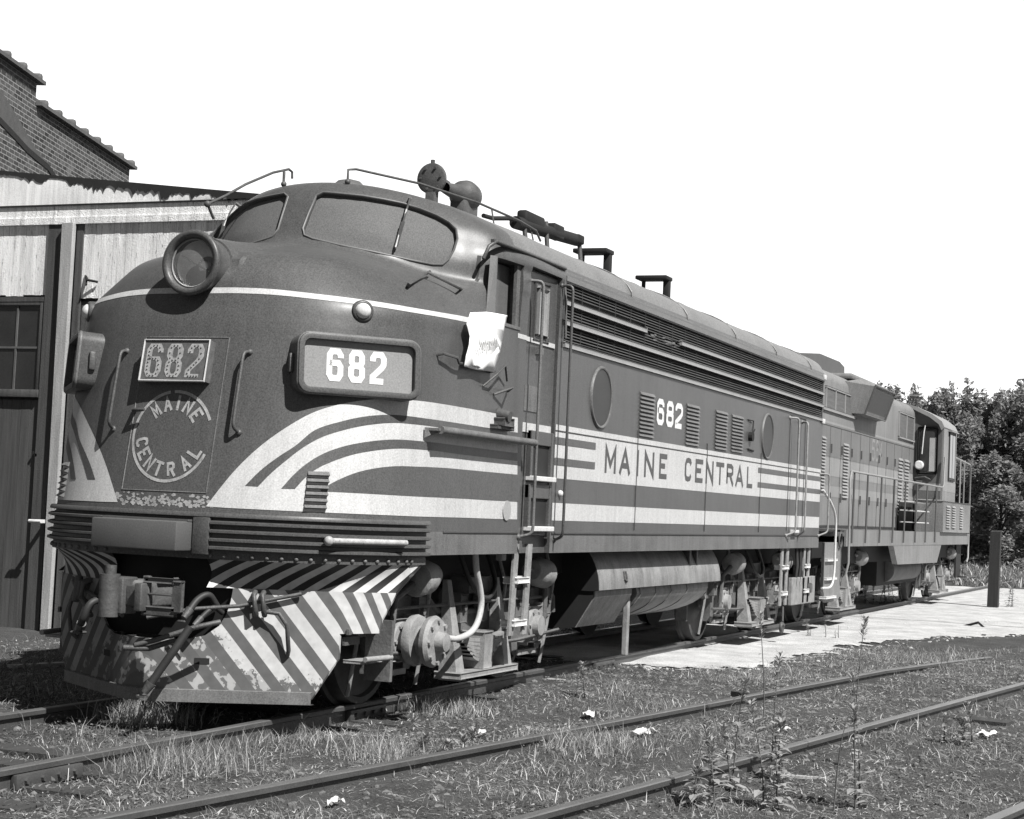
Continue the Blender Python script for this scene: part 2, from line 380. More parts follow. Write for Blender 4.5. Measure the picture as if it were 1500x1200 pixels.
# ---- openings cut into the shell
def cutter(name, mb):
    me = bpy.data.meshes.new(name); me.from_pydata(mb.v, [], mb.f); bm = bmesh.new(); bm.from_mesh(me)
    bmesh.ops.recalc_face_normals(bm, faces=bm.faces[:]); bm.to_mesh(me); bm.free()
    o = bpy.data.objects.new(name, me); COL.objects.link(o); return o
WS = [(463,287),(474,282),(500,284),(530,287),(560,292),(590,298),(615,306),(640,316),(658,326),(668,336),(670,350),(665,366),(657,380),(648,388),(634,388),(600,381),(550,370),(500,360),(458,350),(446,345),(444,335),(452,313)]
ws3 = [at(*p) for p in WS]; wc = sum(ws3, Vector())/len(ws3)
def ws_patch(off, scale=1.0, rings=10, mirror=False):
    out = []
    for k in range(rings+1):
        row = []
        for p in ws3+[ws3[0]]:
            q = wc.lerp(p, scale*k/rings)
            h, n_ = cast((q.x-2.5, q.y*.75, q.z), (1, q.y*.25/2.5, 0))
            if h is None: h, n_ = q, Vector((-1, 0, 0))
            q = h+n_*off; row.append(Vector((q.x, -q.y, q.z)) if mirror else q)
        out.append(row)
    return out
cuts = []
for mi in (False, True):
    A = ws_patch(.06, 1, 6, mi); B = ws_patch(-.038, 1, 6, mi); mb = MB(); mb.grid(A); mb.grid(B)
    mb.grid([A[-1], B[-1]])
    bm = bmesh.new(); vs = [bm.verts.new(v) for v in mb.v]
    for f in mb.f:
        try: bm.faces.new([vs[i] for i in f])
        except ValueError: pass
    bmesh.ops.remove_doubles(bm, verts=bm.verts[:], dist=1e-4); bmesh.ops.recalc_face_normals(bm, faces=bm.faces[:])
    me = bpy.data.meshes.new('c'); bm.to_mesh(me); bm.free(); o = bpy.data.objects.new('c', me); COL.objects.link(o); cuts.append(o)
for s in (-1, 1):
    mb = MB(); mb.box((2.90, s*1.36, 3.08), (3.43, s*1.6, 3.60)); cuts.append(cutter('c', mb))      # cab side window
    mb = MB(); mb.box((3.60, s*1.44, 1.10), (4.34, s*1.6, 3.62)); cuts.append(cutter('c', mb))      # door recess
    mb = MB(); mb.box((4.47, s*1.455, 3.075), (14.97, s*1.6, 3.60)); cuts.append(cutter('c', mb))   # air intake recess
body = bpy.data.objects.new('body', body_me); COL.objects.link(body)
for c in cuts:
    md = body.modifiers.new('b', 'BOOLEAN'); md.operation = 'DIFFERENCE'; md.object = c; md.solver = 'EXACT'
dg = bpy.context.evaluated_depsgraph_get(); me2 = bpy.data.meshes.new_from_object(body.evaluated_get(dg)); body.modifiers.clear()
for c in cuts: bpy.data.objects.remove(c)
body.data = me2; me2.name = 'body'; me2.materials.clear()
for q in (GREEN, ROOF, SILL, DARK): me2.materials.append(q)
for p in me2.polygons:
    c = p.center; i = 0
    if c.z > 3.72 and c.x > 3.3: i = 1
    elif c.z < 1.36 and c.x > 1.8: i = 2
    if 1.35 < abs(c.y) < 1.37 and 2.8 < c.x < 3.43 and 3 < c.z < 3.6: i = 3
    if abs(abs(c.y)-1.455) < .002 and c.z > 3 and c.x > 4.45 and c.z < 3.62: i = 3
    p.material_index = i
me2.polygons.foreach_set('use_smooth', [True]*len(me2.polygons)); me2.set_sharp_from_angle(angle=R(32))
attach(body, loco)

# ---- painted bands: on the flat sides as sheets, on the nose laid over the curve
ZB = dict(top=2.325, d1t=2.215, d1b=2.150, d2t=2.032, d2b=1.966, wb=1.850, w2t=1.632, w2b=1.476)
wp = MB()
def both(mb0, fn): fn(mb0)
ribbon(wp, [(302,742),(322,716),(340,694),(380,655),(420,626),(460,604),(510,590),(560,584.5),(610,587),(680,597.5),(758,612)],
           [(302,742),(330,744),(360,745.5),(420,748.5),(500,752),(560,754.5),(607,756.5),(640,757.5),(680,758.5),(720,760),(757,761)], .003, 90, 16)
wp.cur = 1
ribbon(wp, [(359,712),(380,691),(407,670),(433,653),(460,631),(500,617.5),(540,609.5),(580,608),(615,612),(680,621.5),(758,634)],
           [(378,713),(396,694.5),(420,674),(445,655),(470,641),(500,631),(540,622.5),(580,619.5),(607,621.5),(680,632),(758,644.5)], .005, 80, 3)
ribbon(wp, [(412,716),(428,698),(447,681),(473,665),(500,655),(540,647),(580,644),(617,646.5),(680,654),(758,664)],
           [(432,716.5),(445,702),(462,688),(487,676),(513,667),(553,659.5),(585,657),(617,658.5),(680,666.5),(758,675.5)], .005, 80, 3)
ribbon(wp, [(469,719),(484,709),(500,701),(520,693),(550,686),(580,683),(607,683.5),(650,685.5),(700,690),(758,695.5)],
           [(471,720),(484,720.5),(505,721.5),(540,723.3),(570,725),(607,727),(640,728.5),(680,730.5),(720,733),(758,735)], .005, 80, 8)
wp.cur = 0
zbt = sz(739, 482.5); zbb = sz(739, 489.5)
ribbon(wp, [(313,421.5),(345,421.5),(400,424),(460,430.5),(513,437),(559,443.5),(600,450.5),(650,459),(684,465),(705,470.5),(722,475.5)],
           [(308,430),(345,429.8),(400,432.2),(460,438.3),(513,444.6),(559,450.6),(600,457.4),(650,465.8),(684,472.5),(705,477.5),(722,482.3)], .003, 90, 3)
wp.mirror()
for s in (-1, 1):
    y = s*(SW+.003); y2 = s*(SW+.006)
    def sheet(mb, x0, x1, z0, z1, yy): mb.add([(x0,yy,z0),(x1,yy,z0),(x1,yy,z1),(x0,yy,z1)], [(0,1,2,3)])
    wp.cur = 0
    sheet(wp, 4.36, 14.99, ZB['wb'], ZB['top'], y); sheet(wp, 4.36, 14.99, ZB['w2b'], ZB['w2t'], y)
    sheet(wp, 3.4, 3.597, zbb, zbt, y)
    xm = s*(1.44+.003) # over the recessed door sill line
    wp.cur = 1
    for a, b in ((ZB['d1b'], ZB['d1t']), (ZB['d2b'], ZB['d2t'])):
        sheet(wp, 4.36, 5.405, a, b, y2); sheet(wp, 11.42, 14.99, a, b, y2)
o = wp.build('paint_bands', [WHITE, GREEN], loco, smooth=40, fix=False)

# seams and battens of the side panels
sm = MB()
for px in (931.5, 1034, 1113.5):
    x = sx(px, 700); sm.box((x-.005, -SW-.009, 1.40), (x+.005, -SW, 2.40))
sm.box((4.36, -SW-.009, 2.268), (14.99, -SW, 2.276)); sm.box((4.36, -SW-.012, 1.36), (15.0, -SW, 1.372)); sm.box((2.1, -SW-.010, 1.36), (3.59, -SW, 1.370))
sm.box((2.8, -1.50, 3.70), (4.42, -SW+.02, 3.725)); sm.mirror()
sm.build('panel_seams', mat('seam', .07, .6), loco)
gt = MB(); gt.tube([(2.74, -1.44, 3.56), (2.76, -1.475, 3.66), (2.85, -1.50, 3.715), (3.3, -1.505, 3.718), (4.40, -1.505, 3.718)], .016); gt.sides('drip_rail', GREEN, loco, smooth=50)
# roof edge moulding and rivets
rm = MB(); rm.box((4.44, -SW-.02, 3.615), (15.0, -SW, 3.66)); rm.box((4.44, -SW-.006, 3.66), (15.0, -SW+.01, 3.70)); rm.sides('roof_moulding', ROOF, loco)
rv = MB()
for i in range(150):
    x = 4.8+i*.068
    for y_ in (-.62, .62): rv.box((x-.013, y_-.02, zroof(.62)-.01), (x+.013, y_+.02, zroof(.62)+.018))
for x in (6.3, 8.2, 10.2, 12.2, 14.2):
    prev = [(x, SW*math.sin(a*math.pi/2)*k, ZE+RB*math.cos(a*math.pi/2)+.003) for k in (1,) for a in np.linspace(-1, 1, 25)]
    rv.tube(prev, .008, 5)
rv.build('roof_seam', ROOF, loco)

# ---- windshields
for k, mi in enumerate((False, True)):
    g = MB(); g.grid(ws_patch(-.034, .995, 8, mi)); gp = g.build('windshield', WSHIELD, loco, smooth=60, fix=False)
    g = MB(); P = ws_patch(.002, 1.0, 1, mi)[-1]; g.tube(P, .010, 6); g.build('gasket', mat('gasket', .13, .5), gp, smooth=60)
def mir(v): return Vector((v[0], -v[1], v[2]))
for k in (0, 1):
    f_ = (lambda v: v) if k == 0 else mir
    a = at(598, 297, .05); b = at(590, 325, .035); c = at(579, 365, .0); d = at(604, 308, .02)
    g = MB(); g.tube([f_(a), f_(b), f_(c)], .008, 6); g.tube([f_(a), f_(at(598, 296, .0))], .014, 6); g.obox(f_(b.lerp(c, .5)), (b-c)*.42, Vector((0, .012, 0)), Vector((.008, 0, 0)))
    wi = g.build('wiper', METAL, loco, smooth=40)
    g = MB(); g.tube([f_(b.lerp(a, .45)+Vector((-.012, -.004, 0))), f_(b.lerp(c, .95)+Vector((-.012, -.004, 0)))], .006, 5); g.build('wiper_blade', BRIGHT, wi)

# ---- cab side window, both sides
for s in (-1, 1):
    g = MB(); g.box((3.36, s*1.48, 3.08), (3.43, s*1.45, 3.6)); g.box((2.86, s*1.50, 3.055), (3.44, s*1.44, 3.082))
    g.box((2.895, s*1.492, 3.085), (2.91, s*1.45, 3.60))
    wf = g.build('cab_window', SILL, loco)
    g = MB(); g.add([(2.74, s*1.483, 3.10), (2.893, s*1.494, 3.10), (2.893, s*1.494, 3.60), (2.83, s*1.46, 3.60)], [(0,1,2,3)]); g.build('quarter_pane', mat('quarter', .16, .5, .1), wf, fix=False)
    g = MB(); g.box((3.04, s*1.385, 3.10), (3.42, s*1.375, 3.58)); g.build('sliding_pane', mat('pane', .13, .15, .1), wf)
    g = MB(); g.box((3.03, s*1.40, 3.09), (3.05, s*1.37, 3.59)); g.build('pane_frame', SILL, wf)

# ---- cab door
for s in (-1, 1):
    g = MB(); g.bbox((3.63, s*1.425, 1.34), (4.31, s*1.462, 3.60), .01)
    dr = g.build('cab_door', GREEN, loco, smooth=40)
    g = MB(); g.bbox((3.78, s*1.40, 3.02), (4.12, s*1.474, 3.52), .012); gg = g.build('door_window', GREEN, dr, smooth=40)
    g = MB(); g.bbox((3.84, s*1.41, 3.07), (4.06, s*1.482, 3.47), .02); g.build('door_pane', mat('door_pane', .26, .25, .1), dr, smooth=40)
    g = MB(); g.box((3.64, s*1.475, zbb), (4.30, s*1.462, zbt)); g.box((3.64, s*1.47, 2.22), (4.30, s*1.462, 2.30)); g.build('door_band', WHITE, dr)
    g = MB(); g.box((3.66, s*1.47, 2.4), (4.0, s*1.462, 2.62)); g.box((3.88, s*1.50, 2.90), (3.98, s*1.46, 2.96)); g.build('latch', SILL, dr)
    # toe steps recessed below the door
    for z0, z1 in ((1.41, 1.66), (1.84, 2.12)):
        g = MB(); g.box((3.80, s*1.478, z0), (4.26, s*1.463, z1)); q = g.build('step_pocket', BLACK if z0 > 2 else DARK, dr)
        g = MB(); g.bbox((3.78, s*1.545, z0-.03), (4.30, s*1.46, z0+.012), .006); g.build('step', BRIGHT, dr)
        g = MB(); g.bbox((3.78, s*1.505, z0), (3.83, s*1.46, z1+.12), .006); g.bbox((4.25, s*1.505, z0), (4.30, s*1.46, z1+.12), .006); g.bbox((3.78, s*1.50, z1), (4.30, s*1.46, z1+.12), .006); g.build('pocket_frame', GREEN, dr)

# ---- grab irons
def grab(pts, r=.014, mt=GREEN, name='grab_iron', both_=True):
    for k in ((0, 1) if both_ else (0,)):
        g = MB(); P = [Vector(p) for p in pts]; P = P if k == 0 else [mir(p) for p in P]
        Q = [P[0]]
        for a, b, c in zip(P, P[1:], P[2:]):
            for t in (0., .33, .67, 1.):
                l1 = min(.05, (b-a).length*.45); l2 = min(.05, (c-b).length*.45)
                p, q = b+(a-b).normalized()*l1, b+(c-b).normalized()*l2
                Q.append(p*(1-t)**2+b*2*t*(1-t)+q*t*t)
        Q.append(P[-1]); g.tube(Q, r, 8)
        for e, nx in ((P[0], P[1]), (P[-1], P[-2])):
            g.sphere(e, r*1.9, 5)
        g.build(name, mt, loco, smooth=60)
grab([(3.60, -1.49, 3.50), (3.66, -1.60, 3.50), (3.66, -1.60, 1.36), (3.60, -1.49, 1.33)], .014, SILL)
grab([(4.36, -1.49, 3.56), (4.36, -1.60, 3.56), (4.37, -1.60, 1.34), (4.43, -1.49, 1.30)], .013, GREEN)
g = MB(); g.tube([(4.40, -1.50, 3.62), (4.42, -1.515, 3.4), (4.46, -1.51, 3.1)], .012); g.build('conduit', SILL, loco)
# rear door and its handrails
for s in (-1, 1):
    g = MB(); x0, x1 = 13.02, 13.92; g.box((x0, s*(SW+.004), 1.42), (x0+.01, s*(SW+.011), 2.98)); g.box((x1, s*(SW+.004), 1.42), (x1+.01, s*(SW+.011), 2.98)); g.box((x0, s*(SW+.004), 2.98), (x1+.01, s*(SW+.011), 2.99))
    g.build('rear_door', mat('seam2', .06, .6), loco)
grab([(13.0, -1.49, 2.95), (13.1, -1.60, 2.95), (13.1, -1.60, 1.42), (13.0, -1.49, 1.36)], .014, LTRUCK)
grab([(13.72, -1.49, 2.93), (13.62, -1.60, 2.93), (13.62, -1.60, 1.42), (13.72, -1.49, 1.36)], .014, LTRUCK)
grab([(14.95, -1.49, 2.26), (15.1, -1.60, 2.26), (15.1, -1.60, 1.42), (14.95, -1.49, 1.36)], .013, LTRUCK)
g = MB(); g.bbox((13.25, -1.56, 1.40), (13.5, -1.49, 1.44), .005); g.sides('door_step', BRIGHT, loco)

# ---- arm rest below the cab window
for s in (-1, 1):
    g = MB(); x0, x1 = 1.70, 3.62
    g.cyl((x0+.05, s*1.60, 2.125), (x1, s*1.60, 2.125), .030, n=14); g.box((x0+.02, s*1.49, 2.118), (x1, s*1.60, 2.138))
    g.add([(x0, s*1.49, 2.14), (x0+.1, s*1.61, 2.14), (x0, s*1.49, 2.06), (x0+.012, s*1.49, 2.14), (x0+.11, s*1.61, 2.13), (x0+.012, s*1.49, 2.06)], [(0,1,2),(3,5,4),(0,3,4,1),(1,4,5,2)])
    g.build('arm_rest', SILL, loco, smooth=40)
    # small lamp and bracket over the arm rest
    g = MB(); x = 2.9
    g.bbox((sx(718,605), s*1.49, 2.205), (sx(742,605), s*1.56, 2.235), .006); g.cyl((sx(730,590), s*1.49, 2.33), (sx(730,590), s*1.60, 2.31), .045); g.bbox((sx(724,600), s*1.50, 2.23), (sx(738,600), s*1.58, 2.29), .01)
    g.tube([(sx(706,560), s*1.50, sz(706,566)), (sx(713,555), s*1.58, sz(713,548)), (sx(728,552), s*1.56, sz(727,535)), (sx(738,552), s*1.52, sz(738,558))], .009)
    g.tube([(sx(722,570), s*1.50, sz(722,578)), (sx(732,570), s*1.60, sz(732,568)), (sx(742,573), s*1.5, sz(740,573))], .011)
    g.build('mirror_bracket', METAL, loco, smooth=40)
g = MB(); x, z = sx(741, 748), sz(741, 748); g.cyl((x, -SW-.004, z), (x, -SW-.012, z), .082, n=26); g.sides('fuel_plug', mat('plug', .33, .6), loco, smooth=40)
for px, py in ((817, 720),): g = MB(); g.sphere((sx(819,723), -SW-.01, sz(819,723)), .03, 6); g.build('bolt', BRIGHT, loco)

# ---- headlight
HC = Vector((.775, 0, 3.248)); hx = Vector((-1, 0, .03)).normalized()
g = MB(); g.lathe(HC, hx, [(-.75,.205),(-.35,.207),(-.1,.210),(-.02,.222),(.0,.236),(.022,.243),(.04,.238),(.048,.222),(.044,.203),(.03,.19),(-.01,.186),(-.06,.186)], 56)
hl = g.build('headlight', GREEN, loco, smooth=50)
g = MB(); g.lathe(HC, hx, [(-.01,.188),(.004,.184),(.008,.176),(.0,.170)], 48); g.build('lens_ring', LTRUCK, hl, smooth=40)
g = MB(); g.lathe(HC, hx, [(-.05,.178),(-.09,.165),(-.14,.13),(-.17,.08),(-.175,.045),(-.12,.04),(-.12,.001)], 40); g.build('reflector', mat('reflector', .6, .35, .4, metal=.3), hl, smooth=60)
g = MB(); g.lathe(HC, hx, [(-.01,.178),(.0,.12),(.006,.06),(.008,.001)], 40)
gl = bpy.data.materials.new('lamp_glass'); gl.use_nodes = True; b_ = gl.node_tree.nodes['Principled BSDF']; b_.inputs['Base Color'].default_value = (.75, .75, .75, 1); b_.inputs['Roughness'].default_value = .06; b_.inputs['Transmission Weight'].default_value = .85; b_.inputs['IOR'].default_value = 1.12
g.build('lens', gl, hl, smooth=60)
for a in (.5, 3.6): g = MB(); g.tube([HC+Vector((.0, .13*math.cos(a)*t, .13*math.sin(a)*t)) + Vector((.02, 0, 0)) for t in (0, 1)], .006, 5); g.build('bulb_holder', METAL, hl)

# ---- lettering made of strokes
GL = {
 'M': [[(0,0),(0,1),(.5,.25),(1,1),(1,0)]], 'A': [[(0,0),(.5,1),(1,0)], [(.2,.3),(.8,.3)]], 'I': [[(.5,0),(.5,1)]], 'N': [[(0,0),(0,1),(1,0),(1,1)]],
 'E': [[(1,1),(0,1),(0,0),(1,0)], [(.0,.52),(.8,.52)]], 'C': [[(1,.78),(.85,.95),(.5,1),(.15,.95),(0,.75),(0,.25),(.15,.05),(.5,0),(.85,.05),(1,.22)]],
 'T': [[(0,1),(1,1)], [(.5,1),(.5,0)]], 'R': [[(0,0),(0,1),(.7,1),(.95,.88),(.95,.62),(.7,.5),(0,.5)], [(.5,.5),(1,0)]], 'L': [[(0,1),(0,0),(1,0)]],
 '6': [[(1,.76),(1,.86),(.8,1),(.2,1),(0,.86),(0,.14),(.2,0),(.8,0),(1,.14),(1,.44),(.8,.57),(0,.57)]],
 '8': [[(.5,1),(.78,1),(.97,.87),(.97,.65),(.8,.53),(.2,.53),(.03,.65),(.03,.87),(.22,1),(.5,1)], [(.5,.51),(.8,.51),(1,.40),(1,.14),(.8,0),(.2,0),(0,.14),(0,.40),(.2,.51),(.5,.51)]],
  '5': [[(1,1),(.06,1),(.0,.58),(.8,.58),(1,.44),(1,.14),(.8,0),(.2,0),(0,.14)]], '4': [[(.78,0),(.78,1),(0,.32),(1,.32)]],
 '2': [[(0,.74),(0,.86),(.2,1),(.8,1),(1,.86),(1,.64),(.8,.5),(0,.16),(0,0),(1,0)]]}
def stroke2d(P, w_, aspect=1.):
    """mitred outline strip of a polyline: list of (left, right)"""
    P = [Vector(p) for p in P]; out = []
    for i, p in enumerate(P):
        a = (P[i]-P[i-1]).normalized() if i else None; b = (P[i+1]-P[i]).normalized() if i < len(P)-1 else None
        if a is None: nrm = Vector((-b.y, b.x)); k = 1; p = p-b*0
        elif b is None: nrm = Vector((-a.y, a.x)); k = 1
        else:
            n1 = Vector((-a.y, a.x)); n2 = Vector((-b.y, b.x)); nrm = (n1+n2)
            if nrm.length < .2: nrm = n1; k = 1
            else: nrm = nrm.normalized(); k = min(1/max(.3, nrm.dot(n1)), 2.4)
        out.append((p+nrm*w_/2*k, p-nrm*w_/2*k))
    return out
def glyph(mb, ch, x, z, wd, ht, st, fn, off=0.):
    """letter in a wd x ht box at (x, z); fn(a, b, off) maps to space"""
    for q, pl in enumerate(GL[ch]):
        pts = [(x+st/2+p[0]*(wd-st) if ch != 'I' else x+wd/2, z+st/2+p[1]*(ht-st)) for p in pl]
        if ch in 'MNAITEL' or (ch == 'R' and q == 1):
            pts2 = [Vector(p) for p in pts]
            if ch not in 'A' or q == 0:
                a, b = (pts2[0]-pts2[1]).normalized(), (pts2[-1]-pts2[-2]).normalized()
                if not (ch == 'T' and q == 1) and not (ch == 'R'): pts2[0] += a*st/2
                if not (ch == 'E' and q == 1): pts2[-1] += b*st/2
            pts = pts2
        strip = stroke2d(pts, st)
        # subdivide so that the paint follows a curved sheet
        L_, R_ = [], []
        for (a, b), (c, d) in zip(strip, strip[1:]):
            for t in (0, .5): L_.append(a.lerp(c, t)); R_.append(b.lerp(d, t))
        L_.append(strip[-1][0]); R_.append(strip[-1][1])
        mb.grid([[fn(p.x, p.y, off+.0004*q) for p in L_], [fn(p.x, p.y, off+.0004*q) for p in R_]])
def side_fn(s): return lambda a, b, o: (a if s < 0 else a, s*(SW+.006+o), b)
# MAINE CENTRAL on the side band
LX = dict(zip(range(12), [(885,901),(906.5,922),(928,938),(943,957),(965,976),(1002.5,1012.5),(1018,1029),(1033.5,1044.5),(1048.5,1060),(1064,1074),(1077.5,1088.5),(1094,1102)]))
for s in (-1, 1):
    g = MB()
    for i, ch in enumerate('MAINECENTRAL'):
        a, b = (sx(px, 690) for px in LX[i])
        if s < 0: glyph(g, ch, a, 1.945, b-a, .262, .052, lambda a_, b_, o: (a_, -(SW+.006+o), b_))
        else: glyph(g, ch, 17.1-b if 0 else a, 1.945, b-a, .262, .052, lambda a_, b_, o: (5.65+11.15-a_, SW+.006+o, b_))
    if s > 0:
        g = MB()
        for i, ch in enumerate('MAINECENTRAL'):
            a, b = (sx(px, 690) for px in LX[i]); glyph(g, ch, a, 1.945, b-a, .262, .052, lambda a_, b_, o: (16.8-a_, SW+.006+o, b_))
    g.build('side_lettering', LETTER, loco, fix=False)
    g = MB(); k = 0
    for ch, (p0, p1) in zip('682', ((962,972.5),(976,986.5),(989,1000))):
        a, b = sx(p0, 600), sx(p1, 600); fnn = (lambda a_, b_, o: (a_, -(SW+.004+o), b_)) if s < 0 else (lambda a_, b_, o: (15.3-a_, SW+.004+o, b_))
        glyph(g, ch, a, 2.50, b-a, .275, .058, fnn)
    g.build('side_number', PALE, loco, fix=False)

# ---- portholes
for s in (-1, 1):
    for cx, cz, mt_ in ((5.50, 2.648, GREEN), (11.83, 2.63, GREEN)):
        g = MB(); g.lathe((cx, s*(SW-.005), cz), (0, s, 0), [(0,.298),(.014,.297),(.026,.288),(.027,.280),(.020,.268),(.004,.264)], 48); ph = g.build('porthole', SILL, loco, smooth=45)
        g = MB(); g.cyl((cx, s*(SW+.0), cz), (cx, s*(SW+.010), cz), .265, n=44); g.build('porthole_pane', mat('porthole_glass', .05, .45, .2, (3, 3, 3), spec=.15), ph, smooth=40)
# ---- louvre panels
def louvre(x0, x1, z0, z1, n, y0=-SW, s=-1, par=None, mt=None, d=.022):
    g = MB(); h = (z1-z0)/n
    for i in range(n):
        z = z0+i*h
        g.add([(x0, y0+s*d, z+h*.15), (x1, y0+s*d, z+h*.15), (x1, y0+s*.002, z+h*.92), (x0, y0+s*.002, z+h*.92), (x0, y0+s*.001, z+h*.15), (x1, y0+s*.001, z+h*.15)],
              [(0,1,2,3), (0,3,4), (1,5,2), (4,5,1,0)])
    g.cur = 1; g.box((x0-.004, y0+s*.0005, z0), (x1+.004, y0+s*.0012, z1))
    return g.build('louvre_panel', [mt or SILL, GPDARK], par or loco)
for s in (-1, 1):
    for p0, p1, z0, z1 in ((936,957,2.345,2.805),(1005,1023.5,2.34,2.80),(1048,1065,2.35,2.81),(1072,1088.5,2.35,2.805)):
        louvre(sx(p0, 610), sx(p1, 610), z0, z1, 11, s*SW, s)
g = MB(); x = sx(1097, 638); g.tube([(x-.1, -1.50, 2.78), (x+.12, -1.51, 2.78), (x+.06, -1.52, 2.6), (x+.2, -1.51, 2.68)], .008); g.tube([(x-.05, -1.50, 2.42), (x+.2, -1.50, 2.41)], .012); g.cyl((x+.02, -1.49, 2.58), (x+.02, -1.54, 2.58), .06, n=12); g.build('filler_fitting', BLACK, loco)
# ---- air intake grille
for s in (-1, 1):
    g = MB(); n = 19; h = (3.60-3.085)/n
    for i in range(n):
        z = 3.085+i*h
        spans = [(4.50, 14.95)]
        if i in (13, 14): spans = [(6.78, 14.95)] if i == 14 else [(5.6, 6.1), (6.5, 14.95)]
        if i in (12, 15) : spans = [(4.5, 6.85), (7.1, 7.35), (7.9, 14.95)] if i == 12 else [(4.50, 14.95)]
        for a, b in spans:
            g.add([(a, s*1.487, z), (b, s*1.487, z), (b, s*1.470, z+h*.62), (a, s*1.470, z+h*.62), (a, s*1.462, z), (b, s*1.462, z)], [(0,1,2,3), (0,4,5,1), (4,3,2,5), (0,3,4), (1,5,2)])
    gr = g.build('air_intake_grille', mat('grille_steel', .075, .55, .3, (3, 3, 20)), loco)
    for k, (z, spans) in enumerate(((3.425, [(4.46, 6.75), (7.95, 14.98)]), (3.245, [(4.46, 14.98)]), (3.045, [(4.46, 14.98)]))):
        g = MB()
        for a, b in spans: g.bbox((a, s*1.470, z-.022), (b, s*1.506, z+.022), .006)
        g.build('grille_strip', mat('strip_metal', .27, .4, .12, (3, 3, 3)), gr, smooth=40)
    g = MB()
    for i in range(22): x = 4.9+i*.46; g.box((x-.004, s*1.489, 3.08), (x+.004, s*1.487, 3.60))
    g.box((4.9, s*1.4885, 3.088), (14.56, s*1.4875, 3.094)); g.build('mesh_joint', mat('joint', .05, .6), gr)
    if s < 0:
        g = MB(); r2 = random.Random(3)
        for i in range(16):
            x = 6.75+1.2*r2.random(); z = 3.37+.07*r2.random(); g.obox((x, -1.472-.006*r2.random(), z), (.03+.07*r2.random(), 0, .02*(r2.random()-.5)), (0, .004, 0), (.012*(r2.random()-.5), .004, .012))
        g.build('torn_mesh', mat('torn', .10, .6, .4), gr)

# ---- class lamps
for s in (-1, 1):
    h, n_ = cast((-2, s*1.02, 2.89), (1, s*.06, 0)); h = at(531, 456) if s < 0 else mir(at(531, 456)); dn = Vector((-.72, s*.69, .05)).normalized()
    g = MB(); g.lathe(h-dn*.03, dn, [(0,.083),(.045,.08),(.055,.074),(.058,.064),(.05,.058)], 30); cl = g.build('class_lamp', GREEN, loco, smooth=45)
    g = MB(); g.lathe(h-dn*.03, dn, [(.045,.060),(.07,.054),(.088,.036),(.096,.012),(.097,.0)], 26); g.build('lamp_lens', mat('lamp_lens', .6, .18, .1, (20, 20, 20)), cl, smooth=70)

# ---- number boards on the nose shoulders
def rrect(w_, h_, r, n=6):
    out = []
    for cx, cy, a0 in ((w_-r, h_-r, 0), (-w_+r, h_-r, 90), (-w_+r, -h_+r, 180), (w_-r, -h_+r, 270)):
        for i in range(n+1): a = R(a0+90*i/n); out.append((cx+r*math.cos(a), cy+r*math.sin(a)))
    return out
NB0 = Vector((.727, -.95, 2.535)); NB1 = Vector((1.43, -1.57, 2.535))
for s in (-1, 1):
    A = Vector((NB0.x, s*abs(NB0.y), NB0.z)); B = Vector((NB1.x, s*abs(NB1.y), NB1.z)); U = (B-A).normalized(); ct = (A+B)/2; N_ = Vector((-U.y*(-s)*-1, 0, 0))
    N_ = Vector((U.y, -U.x, 0)); N_ = N_ if N_.x < 0 else -N_
    N_ = (N_+Vector((0, 0, .06))).normalized(); V_ = N_.cross(U); V_ = V_ if V_.z > 0 else -V_
    hw = (B-A).length/2
    fn = lambda a, b, o, ct=ct, U=U, V_=V_, N_=N_: ct+U*a+V_*b+N_*o
    outer = rrect(hw, .218, .085); inn = rrect(hw-.045, .173, .05)
    g = MB(); n = len(outer)
    ringsP = [[fn(a, b, -.34) for a, b in outer], [fn(a, b, -.02) for a, b in outer], [fn(a*.985, b*.97, .0) for a, b in outer], [fn(a*.955, b*.92, .004) for a, b in outer], [fn(a, b, .0) for a, b in inn], [fn(a, b, -.045) for a, b in inn]]
    g.grid([r_+[r_[0]] for r_ in ringsP]); nb = g.build('number_board', GREEN, loco, smooth=40)
    g = MB(); P = [fn(a*.99, b*.985, -.02) for a, b in outer]; g.tube(P+[P[0]], .010, 6); g.build('board_rim', SILL, nb, smooth=60)
    g = MB(); g.add([fn(a, b, -.043) for a, b in inn], [tuple(range(n))]); g.build('board_glass', BOARDG if s < 0 else GLASSD, nb)
    dv = 1 if s < 0 else -1
    g = MB(); gw = .155
    for k, ch in enumerate('682'):
        glyph(g, ch, -.245+k*.165-.0, -.118, .128, .236, .044, (lambda a, b, o: fn(a, b, o-.040)) if s < 0 else (lambda a, b, o: fn(-a, b, o-.040)))
    g.build('board_digits', PALE if s < 0 else mat('dim_digits', .10, .6), nb, fix=False)
    g = MB(); g.bbox((-.02, -.02, -.07), (.02, .02, .07), .012)
    c = A+(-N_)*.12-U*.0; g.v = [tuple(c-U*.012+Vector((0, 0, v[2]))+N_*v[0]*1.2+U*v[1]) for v in g.v]; g.build('board_latch', METAL, nb, smooth=40)

